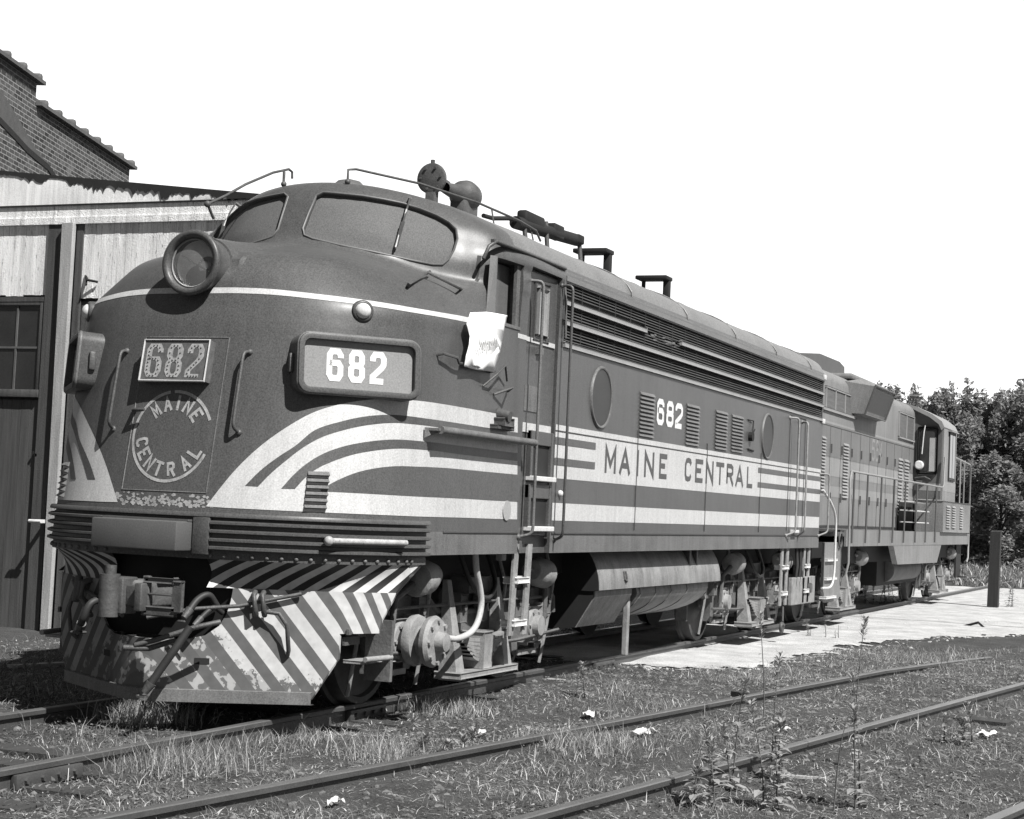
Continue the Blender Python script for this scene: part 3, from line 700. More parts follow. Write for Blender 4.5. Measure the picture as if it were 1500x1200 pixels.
# ---- nose door seam, number plate, herald
def doorp(a, b, o=0.):                                 # a to the viewer's right, b up
    return front(-a, b, o)
g = MB()
for pl in ([(-.356, 1.58), (-.356, 2.70)], [(-.356, 2.70), (.356, 2.70)], [(.356, 2.70), (.356, 1.58)], [(.356, 1.58), (-.356, 1.58)]):
    n = 14; (a0, b0), (a1, b1) = pl
    g.tube([doorp(a0+(a1-a0)*i/n, b0+(b1-b0)*i/n, .0) for i in range(n+1)], .0055, 5)
g.build('nose_door', SILL, loco, smooth=60)
for k in (0, 1):
    pass
g = MB(); P = [doorp(a, b) for a, b in ((-.30, 2.36), (.255, 2.36), (.255, 2.66), (-.30, 2.66))]; off = Vector((-.075, 0, .012))
g.add([p+Vector((.02, 0, 0)) for p in P]+[p+off for p in P], [(0,1,2,3), (4,7,6,5), (0,4,5,1), (1,5,6,2), (2,6,7,3), (3,7,4,0)])
npl = g.build('number_plate', mat('plate_steel', .11, .5, .3, (20, 20, 20)), loco)
def plfn(a, b, o): # a 0..1, b 0..1
    p = P[0].lerp(P[1], a).lerp(P[3].lerp(P[2], a), b)+off; return p+Vector((-1, 0, .16)).normalized()*(o+.002)
g = MB()
for k, ch in enumerate('682'):
    glyph(g, ch, .055+k*.315, .09, .255, .82, .085, plfn)
g.build('plate_digits', mat('plate_digits', .36, .5, .3, (30, 30, 30)), npl, fix=False)
g = MB(); r3 = random.Random(5)
for k, ch in enumerate('682'):
    for pl in GL[ch]:
        for (a0, b0), (a1, b1) in zip(pl, pl[1:]):
            m_ = max(1, int(math.hypot((a1-a0)*.12, (b1-b0)*.25)/.028))
            for i in range(m_):
                t = (i+.5)/m_; q = plfn(.055+k*.315+.042+(a0+(a1-a0)*t)*.17, .09+.042+(b0+(b1-b0)*t)*.736, .002); g.sphere(q, .006, 4)
g.build('reflector_buttons', mat('buttons', .16, .3), npl, smooth=60)
g = MB(); rim = [plfn(a, b, .002) for a, b in ((0,0),(1,0),(1,1),(0,1),(0,0))]; g.tube(rim, .008, 6); g.build('plate_rim', mat('rim', .5, .4), npl)
HZ, HR = 1.975, .335
g = MB()
def herald(r, a, o=.003): return doorp(r*math.cos(a), HZ+r*math.sin(a), o)
for a0, a1 in ((-12, -350),):
    pass
for lo, hi in ((22, 94), (100, 338)):
    n = int((hi-lo)/3); g.grid([[herald(rr, R(lo+(hi-lo)*i/n)) for i in range(n+1)] for rr in (HR-.022, HR)])
for txt, angs in (('MAINE', (131, 106, 84.5, 63, 40)), ('CENTRAL', (192, 213, 234, 255.5, 281, 309, 333))):
    up = txt == 'MAINE'
    for ch, a in zip(txt, angs):
        a = R(a); rc = .243; e = (math.cos(a), math.sin(a)); ux, uy = (math.sin(a), -math.cos(a)) if up else (-math.sin(a), math.cos(a)); vx, vy = e if up else (-e[0], -e[1])
        def f3(p, q, o, e=e, ux=ux, uy=uy, vx=vx, vy=vy): return doorp(e[0]*rc+ux*p+vx*q, HZ+e[1]*rc+uy*p+vy*q, .003+o)
        glyph(g, ch, -.034, -.055, .068, .11, .021, f3)
g.build('nose_herald', WORNW, loco, fix=False)
# handle on the door, grab irons beside it
g = MB(); a = at(197, 602, .0); b = at(219, 603, .06); g.tube([a, a.lerp(b, .3)+Vector((-.05, 0, 0)), b], lambda t: .02-.008*t, 8); g.build('door_handle', METAL, loco, smooth=60)
a0, a1 = at(190, 510), at(171, 625)
grab([at(366, 516), at(366, 518, .03)+Vector((-.05, .01, 0)), at(350, 628, .03)+Vector((-.05, .01, 0)), at(350, 634)], .013, METAL)
# grab iron low on the hood below the windshield
for k in (0, 1):
    P = [at(596, 421), at(594, 423, .05), at(628, 406, .05), at(624, 410, .06), at(666, 430, .06), at(676, 424, .0)]
    P = [p if k == 0 else mir(p) for p in P]; g = MB(); g.tube(P, .012, 6); g.build('hood_step_rail', METAL, loco, smooth=60)
    P = [at(640, 520), at(641, 518, .05), at(658, 524, .07), at(664, 532, .05), at(680, 535, .05), at(716, 543, .05), at(716, 545, 0)]
    P = [p if k == 0 else mir(p) for p in P]; g = MB(); g.tube(P, .012, 6); g.build('side_rail', METAL, loco, smooth=60)
# nose side louvres
for k in (0, 1):
    g = MB()
    for i in range(6):
        px0, px1 = 451-i*1.1, 482-i*.9; py = 690+i*9.6
        q = [at(px0, py, .004), at(px1, py+1.2, .004), at(px1, py+7.5, .034), at(px0, py+6.5, .034), at(px0, py+7.5, 0), at(px1, py+8.7, 0)]
        q = [p if k == 0 else mir(p) for p in q]; g.add(q, [(0,1,2,3), (3,2,5,4), (0,3,4), (1,5,2)])
    g.build('nose_louvre', SILL, loco)

# ================================================================== underside, pilot and running gear
def nose_plan(z, ymax, n=20, off=0.):
    """outline of the nose at height z, from -ymax to +ymax, pushed out by off"""
    out = []
    for i in range(-n, n+1):
        y = ymax*math.sin(i/n*math.pi/2); h, n_ = cast((-2, y, z), (1, 0, 0))
        n2 = Vector((n_.x, n_.y, 0)).normalized(); out.append(h+n2*off)
    return out
def wrap(z0, z1, prof, ymax=1.482, xend=1.80, gap=None, sides=(-1, 1)):
    """profile (out, height) swept round the nose; one strip per side, starting at gap"""
    g = MB()
    for s in sides:
        ring = []
        yy = [gap or 0]
        n = 30
        for i in range(n+1):
            t = i/n; y = (gap or 0)+((1.478)-(gap or 0))*math.sin(t*math.pi/2); h, n_ = cast((-2, s*y, 1.40), (1, 0, 0)); n2 = Vector((n_.x, n_.y, 0)).normalized(); ring.append((h, n2))
        ring.append((Vector((xend, s*SW, 1.4)), Vector((0, s, 0))))
        rows_ = [[Vector((h.x+n2.x*o, h.y+n2.y*o, z)) for h, n2 in ring] for o, z in prof]
        g.grid(rows_)
        for e in (0, -1): g.add([r_[e] for r_ in rows_], [tuple(range(len(rows_)))])
    return g
# anticlimber: a ribbed band round the nose
g = wrap(0, 0, [(-.03, 1.445), (.035, 1.445), (.045, 1.43), (.045, 1.415), (-.03, 1.405)]); ac = g.build('anticlimber', GREEN, loco, smooth=35)
for z, sd in [(z, sd) for z in (1.375, 1.315, 1.255, 1.20) for sd in (-1, 1)]:
    g = wrap(0, 0, [(-.02, z+.012), (.03, z+.016), (.055, z+.008), (.055, z-.008), (.03, z-.016), (-.02, z-.02)], gap=.44, xend=1.79, sides=(sd,)); g.build('anticlimber_rib', GREEN, ac, smooth=35)
g = wrap(0, 0, [(-.05, 1.40), (.008, 1.40), (.008, 1.165), (-.05, 1.165)]); g.build('anticlimber_web', GPDARK, ac, smooth=35)
g = wrap(0, 0, [(.0, 1.17), (.012, 1.17), (.012, 1.12), (.0, 1.12)]); g.build('anticlimber_flange', GREEN, ac, smooth=35)
g = MB()
for s in (-1, 1):
    for i in range(17):
        y = .44+(1.475-.44)*math.sin(i/16*math.pi/2*.97); h, n_ = cast((-2, s*y, 1.40), (1, 0, 0)); n2 = Vector((n_.x, n_.y, 0)).normalized(); c = Vector((h.x, h.y, 1.146))
        g.sphere(c+n2*.014, .017, 5)
g.build('rivets', SILL, ac, smooth=60)
g = MB(); h = cast((-2, -.9, 1.3), (1, 0, 0))[0]
a, b = at(476, 787, .10), at(580, 792, .10); a.z = b.z = 1.285; g.cyl(a, b, .022, n=10); g.sphere(a, .035, 6)
for p in (a, b): g.tube([p, p+Vector((.06, .06, 0))], .015)
g.build('lift_handle', PALEM, loco, smooth=50)
g = MB(); g.bbox((.30, -.30, 1.17), (.60, .41, 1.375), .012); g.box((.44, -.30, 1.375), (.6, .42, 1.39)); g.build('buffer_box', GPDARK, loco, smooth=40)
g = MB(); g.bbox((.485, -.44, 1.15), (.62, -.31, 1.41), .006); g.build('box_bracket', GREEN, loco, smooth=40)

# pilot: a shallow V of plate, striped, with the coupler opening
PX0, PK = .285, .65
def pil(y, z, o=0.):
    a = abs(y); x = PX0+PK*math.sqrt(a*a+.02)+2.0*max(0., a-1.15)**2
    return Vector((x-.84*o, y+(.54*o if y < 0 else -.54*o)*-1, z)) if 0 else Vector((x-o, y, z))
ZT = .92
edge = [(0, .145), (1.05, .155), (1.20, .45), (1.20, .625), (1.39, .63), (1.40, .72), (1.46, ZT), (.56, ZT), (.55, .83), (.53, .74), (.49, .655), (.41, .585), (.29, .552), (.0, .552)]
def polyfill(outline, fn, holes=()):
    """triangulated, subdivided sheet inside the outline, mapped by fn"""
    bm = bmesh.new(); vs = [bm.verts.new((a, b, 0)) for a, b in outline]; f = bm.faces.new(vs)
    bmesh.ops.triangulate(bm, faces=[f])
    for _ in range(3):
        bmesh.ops.subdivide_edges(bm, edges=[e for e in bm.edges if e.calc_length() > .12], cuts=1); bmesh.ops.triangulate(bm, faces=bm.faces[:])
    bm.verts.index_update(); V = [fn(v.co.x, v.co.y) for v in bm.verts]; F = [[v.index for v in q.verts] for q in bm.faces]; bm.free(); return V, F
g = MB()
for s in (-1, 1):
    V, F = polyfill(edge, lambda a, b: pil(s*a, b)); g.add(V, F)
    V, F = polyfill(edge, lambda a, b: pil(s*a, b, -.025)); g.add(V, F)
    E_ = edge; g.grid([[pil(s*a, b) for a, b in E_], [pil(s*a, b, -.025) for a, b in E_]])
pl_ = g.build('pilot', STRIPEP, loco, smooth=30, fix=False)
g = MB(); n = 24; P = [(1.06*i/n) for i in range(-n, n+1)]
g.grid([[pil(y, .21, .004) for y in P], [pil(y, .205, .022) for y in P], [pil(y, .12, .022) for y in P], [pil(y, .12, -.03) for y in P]]); g.build('pilot_lip', SILL, pl_)
g = MB()
for y, z in ((-.40, .405), (.40, .405)): g.add([pil(y-.045, z-.022, .003), pil(y+.045, z-.022, .003), pil(y+.045, z+.022, .003), pil(y-.045, z+.022, .003)], [(0,1,2,3)])
g.build('pilot_slot', BLACK, pl_, fix=False)
# concave striped skirt between anticlimber and pilot
for s in (-1, 1):
    g = MB()
    n, m_ = 40, 12; rows_ = []
    for k in range(m_+1):
        t = k/m_; row = []
        for i in range(n+1):
            y = (.40+(1.478-.40)*math.sin(i/n*math.pi/2)); h, n_ = cast((-2, s*y, 1.40), (1, 0, 0)); A = Vector((h.x-.0, h.y, 1.13))
            yb = y if y < 1.46 else 1.46; B = pil(s*min(y*.995, 1.455), ZT, -.01); B = Vector((max(B.x, A.x-.33), B.y, ZT))
            q = A.lerp(B, t); bow = .07*math.sin(math.pi*t)
            row.append(Vector((q.x+bow, q.y, A.z+(ZT-A.z)*(t))))
        row.append(Vector((1.80-.42*t, s*SW, 1.13+(ZT-1.13)*t)))
        rows_.append(row)
    g.grid(rows_)
    g.build('pilot_skirt', SKIRTP, loco, smooth=60)
g = MB(); g.box((.70, -.54, .55), (.74, .54, 1.17)); g.xy([(.74, -.54), (1.22, -1.27), (1.9, -1.27), (1.9, 1.27), (1.22, 1.27), (.74, .54)], .93, .955); g.build('pilot_back_plate', BLACK, loco)
# front step behind the pilot corner
for s in (-1, 1):
    g = MB(); x0, x1 = 1.10, 1.24
    g.cyl((1.10, s*1.40, .455), (1.43, s*1.44, .455), .020, n=10); g.bbox((1.12, s*1.22, .42), (1.42, s*1.38, .44), .004)
    g.build('pilot_step', LTRUCK, loco, smooth=40)
    g = MB(); g.box((1.40, s*1.24, .28), (1.44, s*1.45, .72)); g.box((1.10, s*1.26, .62), (1.42, s*1.24, .66)); g.box((1.12, s*1.2, .54), (1.35, s*1.22, .60)); g.build('step_bracket', TRUCKM, loco)

# coupler
g = MB()
g.cyl((.03, .03, .71), (.03, .03, 1.00), .070, n=20); g.bbox((.04, -.07, .73), (.22, .11, .98), .012)
g.bbox((.03, -.23, .76), (.11, -.17, .95), .010); g.bbox((.08, -.20, .79), (.22, -.07, .93), .010)
cp = g.build('coupler', METAL, loco, smooth=45)
g = MB(); g.bbox((.15, -.10, .76), (.85, .10, .96), .03); g.build('coupler_shank', TRUCKM, cp, smooth=45)
g = MB(); fr = [(-.36, .73), (-.20, .73), (-.20, .79), (-.20, .97), (-.24, 1.0), (-.36, .99)]
for a, b in (((.10, -.20, .74), (.14, -.44, .79)), ((.10, -.20, .99), (.14, -.44, .955)), ((.10, -.44, .77), (.14, -.49, .97)), ((.10, -.24, .74), (.14, -.20, 1.0)), ((.10, -.44, .87), (.14, -.22, .885))): g.bbox((a[0], a[1], a[2]), (b[0], b[1], b[2]), .01)
g.build('coupler_guard', METAL, cp, smooth=45)
g = MB(); g.cyl((.02, .02, 1.0), (.02, .02, 1.06), .04, n=12); g.build('coupler_pin', METAL, cp, smooth=45)
# uncoupling lever and brackets
for s in (-1, 1):
    g = MB(); A = pil(s*.10, .70, .10); B = pil(s*.62, .80, .05); C_ = pil(s*.98, .90, .04)
    g.tube([A, A.lerp(B, .5)+Vector((0, 0, .02)), B, C_], .014); g.build('uncoupling_lever', METAL, loco, smooth=50)
    g = MB()
    for dy in (0, .05): g.tube([pil(s*(.70+dy), .90, .02), pil(s*(.72+dy), .88, .09), pil(s*(.74+dy), .78, .10), pil(s*(.72+dy), .74, .04)], .020)
    g.build('lever_bracket', METAL, loco, smooth=50)
    g = MB(); g.tube([pil(s*.76, .77, .06), pil(s*.88, .76, .10), pil(s*.93, .68, .10), pil(s*.93, .50, .06), pil(s*.90, .46, .0)], .016); g.build('pilot_grab', METAL, loco, smooth=50)
# air hoses
def hose(name, pts, r=.028, mt=RUBBER, end=None):
    g = MB(); Q = [Vector(v) for v in hermite(np.array(pts), np.arange(len(pts)), np.linspace(0, len(pts)-1, 26))]; g.tube(Q, r, 10); h_ = g.build(name, mt, loco, smooth=60)
    g = MB(); d = (Q[-1]-Q[-2]).normalized(); g.cyl(Q[-1]-d*.02, Q[-1]+d*.06, r*1.35, r*.9, n=12); g.bbox(tuple(Q[-1]+d*.06-Vector((.03, .03, .03))), tuple(Q[-1]+d*.12+Vector((.03, .03, .03))), .012); g.build('hose_coupling', METAL, h_, smooth=50); return h_
hose('brake_hose', [on(0, x_, *p) for x_, p in ((.27, (279, 918)), (.21, (257, 950)), (.17, (237, 978)), (.13, (219, 1004)))], .028)
hose('signal_hose', [on(0, x_, *p) for x_, p in ((.66, (318, 888)), (.58, (306, 872)), (.50, (290, 878)), (.42, (276, 896)))], .024)
hose('control_hose', [on(0, x_, *p) for x_, p in ((.66, (326, 898)), (.58, (314, 890)), (.52, (303, 897)), (.46, (292, 908)))], .018)
hose('spare_hose', [(.55, .42, .80), (.42, .46, .76), (.40, .50, .66), (.44, .55, .60)], .026)
g = MB(); g.tube([(.15, -.12, .52), (.2, -.25, .56), (.3, -.5, .66), (.42, -.62, .70)], .018); g.tube([(.12, -.05, .50), (.2, -.2, .50), (.3, -.34, .56)], .02); g.build('air_pipe', METAL, loco, smooth=50)
for s in (1,):
    g = MB(); g.tube([pil(.95, .88, .05), pil(.80, .80, .08), pil(.55, .66, .1)], .018); g.tube([pil(.84, .92, .06), pil(.82, .74, .10)], .03); g.build('left_lever_fitting', METAL, loco, smooth=50)

# ---- ladders under the doors
def ladder(x0, x1, ztop, zbot, s, par, rungs, splay=.0, y=1.46, mt=LTRUCK):
    g = MB()
    for x in (x0, x1):
        xb = x-.05 if x == x0 else x-.05
        g.add([(x-.0, s*(y-.02), ztop), (x+.10, s*(y-.02), ztop), (xb+.10, s*(y-.02), zbot), (xb, s*(y-.02), zbot), (x, s*y, ztop), (x+.10, s*y, ztop), (xb+.10, s*y, zbot), (xb, s*y, zbot)], [(0,3,2,1),(4,5,6,7),(0,1,5,4),(1,2,6,5),(2,3,7,6),(3,0,4,7)])
    ld = g.build('ladder', mt, par)
    for z in rungs:
        k = -.05*(ztop-z)/(ztop-zbot); g = MB(); g.bbox((x0+.06+k, s*(y-.10), z-.022), (x1+.02+k, s*(y+.02), z+.022), .01); g.build('rung', BRIGHT, ld, smooth=45)
    return ld
for s in (-1, 1):
    ladder(3.62, 3.92, 1.27, .50, s, loco, (.96, .60)); ladder(12.98, 13.28, 1.27, .42, s, loco, (.93, .58)); ladder(14.28, 14.56, 1.27, .42, s, loco, (.93, .58))
g = MB(); g.bbox((3.40, -1.44, 1.13), (3.50, -1.38, 1.22), .01); g.build('valve_knob', LTRUCK, loco, smooth=40)

# ---- fuel tank
sec = [(0, 1.28), (1.08, 1.28), (1.22, 1.12), (1.33, .97), (1.385, .83), (1.385, .795), (1.30, .78), (1.29, .70), (1.18, .55), (.98, .43), (.7, .37), (0, .36)]
up = [(-y, z) for y, z in sec[:6]][::-1]; g = MB()
usec = [(0, 1.28)]+[(1.02+.37*math.sin(t), 1.30-.49*(1-math.cos(t*1.0))/1.0) for t in np.linspace(.0, 1.5708, 12)]+[(1.31, .80)]; full = [(-y, z) for y, z in usec[::-1]]+usec[1:]
g.yz(full, 5.97, 10.25); ft = g.build('fuel_tank', TANK, loco, smooth=35)
g = MB(); ls = [(1.31, .80)]+[(1.33*math.cos(t)**.8, .78-.42*math.sin(t)) for t in np.linspace(.1, 1.45, 12)]+[(0, .36)]; low = [(-y, z) for y, z in ls[::-1]]+ls[::-1][1:][::-1] if 0 else [(-1.31,.80)]+[(-y, z) for y, z in ls[1:]]+[(y, z) for y, z in ls[::-1][1:]]
g.yz(low, 7.32, 9.95); g.build('tank_drum', TANK, ft, smooth=35)
g = MB(); bx = [(-1.34, .80), (-1.34, .74), (-1.16, .44), (-1.0, .41), (1.0, .41), (1.16, .44), (1.34, .74), (1.34, .80)]; g.yz(bx, 5.99, 7.10); g.build('battery_skirt', TANK, ft)
g = MB(); g.yz([(a*.998, b) for a, b in full], 5.955, 5.968); g.yz([(a*.99, b) for a, b in bx], 5.972, 5.988); g.build('tank_end_shade', BLACK, ft)  # black sheets over the tank's front end, painting in the shade there
for x in (7.42, 7.95, 8.5, 9.1): g = MB(); g.yz([(a*1.006, b-.004) for a, b in low], x, x+.02); g.build('tank_strap', TANK, ft)
for x in (6.55, 7.9, 9.3): g = MB(); g.box((x, -1.24, 1.17), (x+.42, -1.1, 1.262)); g.box((x, 1.1, 1.17), (x+.42, 1.24, 1.262)); g.build('tank_notch', BLACK, ft)
g = MB(); x = sx(913, 845, -1.36); g.tube([(x-.03, -1.37, .98), (x-.035, -1.39, .9), (x, -1.40, .88), (x+.035, -1.39, .9), (x+.03, -1.37, .98)], .012); g.build('tank_plug', METAL, ft)
x = sx(1008, 830, -1.3); g = MB(); g.bbox((x-.16, -1.36, .86), (x-.08, -1.2, 1.27), .01); g.bbox((x+.12, -1.36, .86), (x+.18, -1.2, 1.27), .01); g.cyl((x+.02, -1.24, 1.12), (x+.02, -1.30, 1.12), .08, n=16); g.build('fuel_filler', METAL, ft, smooth=40)
x = sx(917, 900, -1.25); g = MB(); g.bbox((x-.03, -1.28, .10), (x+.04, -1.22, .80), .01); g.build('drain_pipe', LTRUCK, loco)
g = MB(); g.box((2.0, -1.0, .95), (14.9, 1.0, 1.22)); g.build('underframe', BLACK, loco)

# ---- trucks (Blomberg pattern), built once and copied
def make_truck(par, cx):
    """parts in world space around x = cx"""
    g = MB(); g.bbox((cx-.35, -1.0, .50), (cx+.35, 1.0, .88), .04); g.box((cx-1.9, -.5, .55), (cx+1.9, .5, .75)); g.box((cx-.9, -.7, .35), (cx+.9, .7, .6))
    tk = g.build('truck', TRUCKM, par)
    for ax in (-1.3715, 1.3715):
        X = cx+ax
        for s in (-1, 1):
            g = MB(); g.lathe((X, 0, .508), (0, s, 0), [(.66, .0), (.66, .508), (.655, .545), (.69, .545), (.70, .512), (.81, .503), (.815, .455), (.78, .44), (.76, .25), (.80, .16), (.82, .12), (.82, .0)], 40)
            g.build('wheel', mat('wheel', .06, .6, .4, (5, 5, 5)) if 'wheel' not in bpy.data.materials else bpy.data.materials['wheel'], tk, smooth=40)
        g = MB(); g.cyl((X, -1.0, .508), (X, 1.0, .508), .09, n=14); g.build('axle', TRUCKM, tk, smooth=40)
    for s in (-1, 1):
        T = [(-2.02,.62),(-2.0,.76),(-1.86,.86),(-1.55,.90),(-1.1,.90),(-.82,.86),(-.62,.74),(-.45,.70)]; T += [(-a, b) for a, b in T[::-1]]
        B = [(1.95,.56),(1.72,.56),(1.70,.27),(1.58,.27),(1.575,.56),(1.17,.56),(1.165,.27),(1.05,.27),(1.0,.48),(.72,.46),(.5,.42)]; B += [(-a, b) for a, b in B[::-1]]
        g = MB(); g.xz([(cx+a, b) for a, b in T+B], s*.96, s*1.06)
        # flange rib along the top edge
        g.tube([(cx+a, s*1.06, b-.02) for a, b in T], .026, 8); sf = g.build('side_frame', TRUCKM, tk, smooth=35)
        for ax in (-1.3715, 1.3715):
            X = cx+ax; g = MB(); g.box((X-1.0+.78, s*1.02, .24), (X+.22, s*1.08, .285)); g.build('tie_bar', LTRUCK, tk)
            g = MB(); g.bbox((X-.17, s*.92, .36), (X+.17, s*1.12, .68), .03); g.lathe((X, s*1.10, .508), (0, s, 0), [(0,.165),(.03,.165),(.035,.15),(.05,.145),(.055,.10),(.11,.09),(.115,.0)], 26)
            for q in range(6): a_ = q*math.pi/3; g.cyl((X+.13*math.cos(a_), s*1.13, .508+.13*math.sin(a_)), (X+.13*math.cos(a_), s*1.165, .508+.13*math.sin(a_)), .017, n=6)
            g.build('journal_box', LTRUCK, tk, smooth=40)
            for dx in (-.36, .36):  # coil springs each side of the box
                g = MB(); P = [(X+dx+.075*math.cos(t*.7), s*1.0+.075*math.sin(t*.7), .62+t*.0046) for t in range(0, 50)]; g.tube(P, .018, 6); g.build('coil_spring', TRUCKM, tk, smooth=60)
            sg = 1 if ax > 0 else -1
            g = MB(); bx_ = cx+sg*1.22; g.lathe((bx_-sg*.02, s*1.22, 1.0), (sg*1.0, 0, -.12), [(-.16, 0), (-.16, .09), (-.02, .135), (.14, .135), (.15, .12), (.155, 0)], 24)
            g.tube([(bx_-sg*.16, s*1.22, 1.02), (bx_-sg*.3, s*1.22, 1.04)], .02); g.build('brake_cylinder', LTRUCK, tk, smooth=40)
            g = MB(); g.bbox((bx_-.05, s*1.05, .86), (bx_+.05, s*1.2, .93), .01); g.tube([(bx_+sg*.12, s*1.2, .95), (bx_+sg*.34, s*1.16, .84), (bx_+sg*.36, s*1.14, .50)], .028); g.build('brake_lever', TRUCKM, tk, smooth=40)
            for k in (-1, 1):
                g = MB(); a0 = .33 if k*sg > 0 else .33
                P = [(X+k*(.60-.02*math.cos(t)), s*.74, .508+.30*t) for t in (-.8, -.4, 0, .4, .8)]
                g.grid([[(X+k*.53, s*.69, z) for _, _, z in P], [(X+k*.53, s*.83, z) for _, _, z in P], [(X+k*.585, s*.83, z) for _, _, z in P], [(X+k*.585, s*.69, z) for _, _, z in P]]); g.tube([(X+k*.60, s*.88, .95), (X+k*.62, s*.9, .50)], .025); g.build('brake_shoe', TRUCKM, tk)
        g = MB(); g.tube([(cx-1.95, s*1.15, .44), (cx-.9, s*1.17, .40), (cx+.9, s*1.17, .40), (cx+1.95, s*1.15, .44)], .018, 6); g.tube([(cx-1.6, s*1.13, .76), (cx+1.6, s*1.13, .76)], .014, 6); g.build('brake_rod', TRUCKM, tk, smooth=60)
        for dx in (-1.95, -.78, .78, 1.95):
            g = MB(); g.tube([(cx+dx, s*1.0, 1.15), (cx+dx, s*1.08, .9), (cx+dx*.99, s*1.04, .5), (cx+dx*.985, s*.98, .12)], .018, 6); g.build('sand_pipe', LTRUCK, tk, smooth=60)
        for dx in (-1.75, -1.0, -.2, .25, 1.0, 1.72):
            g = MB(); g.bbox((cx+dx-.07, s*1.05, .60), (cx+dx+.07, s*1.12, .84), .01); g.cyl((cx+dx, s*1.11, .72), (cx+dx, s*1.15, .72), .028, n=8); g.build('frame_bracket', TRUCKM, tk, smooth=40)
        g = MB(); g.cyl((cx-.75, s*.55, .52), (cx+.75, s*.55, .52), .30, n=20); g.bbox((cx-.22, s*1.02, .84), (cx+.22, s*1.16, .98), .02); g.build('motor_casing', TRUCKM, tk, smooth=40)
        g = MB(); P = [(cx-.3, s*1.1, 1.2), (cx-.22, s*1.2, .92), (cx+.05, s*1.22, .80), (cx+.32, s*1.18, .92), (cx+.4, s*1.05, 1.2)]; g.tube([tuple(v) for v in hermite(np.array(P), np.arange(5), np.linspace(0, 4, 20))], .022, 8); g.build('motor_cable', RUBBER, tk, smooth=60)
        # swing hangers with the leaf spring between
        for dx in (-.50, .50):
            g = MB(); x = cx+dx
            g.add([(x-.04, s*1.12, .96), (x+.04, s*1.12, .96), (x+.085, s*1.27, .15), (x-.085, s*1.27, .15), (x-.04, s*1.08, .96), (x+.04, s*1.08, .96), (x+.085, s*1.10, .15), (x-.085, s*1.10, .15)], [(0,3,2,1),(4,5,6,7),(0,1,5,4),(1,2,6,5),(2,3,7,6),(3,0,4,7)])
            g.build('swing_hanger', LTRUCK, tk)
        g = MB(); g.bbox((cx-.60, s*1.08, .17), (cx+.60, s*1.30, .215), .01); g.build('spring_plank', LTRUCK, tk)
        g = MB()
        for k in range(6):
            L_ = .52-.06*k; z = .44-.034*k
            g.grid([[(cx+L_*t, yy, z+.05*t*t+dz) for t in np.linspace(-1, 1, 13)] for yy, dz in ((s*1.10, 0), (s*1.24, 0), (s*1.24, .028), (s*1.10, .028), (s*1.10, 0))])
        g.bbox((cx-.09, s*1.08, .22), (cx+.09, s*1.27, .52), .012); g.build('leaf_spring', LTRUCK, tk, smooth=35)
    return tk
tk = make_truck(loco, 3.572)
copy_tree(tk, loco, tk.location+Vector((9.144, 0, 0)))
# gear on the first axle and the pale hose to it
g = MB(); X = 2.20
g.lathe((X+.05, -1.20, .52), (0, -1, 0), [(0,.19),(.04,.20),(.07,.19),(.08,.12),(.14,.11),(.15,.19),(.19,.20),(.22,.18),(.23,.08),(.30,.07),(.31,0)], 28)
for q in range(8): a_ = q*math.pi/4; g.cyl((X+.05+.16*math.cos(a_), -1.38, .52+.16*math.sin(a_)), (X+.05+.16*math.cos(a_), -1.44, .52+.16*math.sin(a_)), .02, n=6)
g.build('speed_recorder_drive', LTRUCK, loco, smooth=40)
g = MB(); P = [on(1, -1.36, *p) for p in ((696, 805), (698, 835), (703, 862), (705, 885), (700, 910), (690, 926), (672, 935), (655, 935), (640, 930))]
Q = [Vector(v) for v in hermite(np.array([p[:] for p in P]), np.arange(len(P)), np.linspace(0, len(P)-1, 40))]; g.tube(Q, .026, 10); g.build('pale_hose', mat('pale_hose', .45, .6, .15), loco, smooth=60)

# ---- roof fittings
def rz(y): return zroof(y)
for s in (-1, 1):                                      # long hand rails over the cab
    if s < 0: P = [at(497, 263, 0), at(497, 250, .10)+Vector((0, 0, .0)), None]
    base = Vector((2.55, s*.38, 4.15)); 
    pts = [(2.50, s*.30, 4.16), (2.50, s*.30, 4.27), (2.56, s*.34, 4.285), (3.1, s*.66, 4.26), (3.7, s*.93, 4.20), (4.3, s*1.08, 4.14), (4.6, s*1.12, 4.10), (4.7, s*1.13, 4.02)]
    g = MB(); g.tube(pts, .011, 8); g.sphere((2.50, s*.30, 4.17), .025, 5)
    for x, y in ((3.9, 1.0), (4.55, 1.11)): g.tube([(x, s*(y-.02), 4.175 if x < 4 else 4.11), (x, s*(y+.01), zroof(y)-.01)], .008, 5)
    g.build('roof_handrail', METAL, loco, smooth=60)
g = MB(); P = [on(1, .55, *p) for p in ((428, 262), (428, 252), (423, 248), (400, 253), (360, 270), (330, 287), (304, 299), (298, 303), (302, 308), (310, 304))]
g.tube([tuple(p) for p in P[:7]], .011, 8); g.sphere(P[6], .028, 6); g.tube([P[6], P[6]+Vector((.1, 0, -.10))], .012); g.build('windshield_handrail', METAL, loco, smooth=60)
# bell dome showing over the cab roof
g = MB(); g.lathe((3.35, .15, 4.13), (0, 0, 1), [(0, .20), (.08, .19), (.16, .16), (.22, .10), (.245, 0)], 28); g.build('roof_bell', GPDARK, loco, smooth=60)
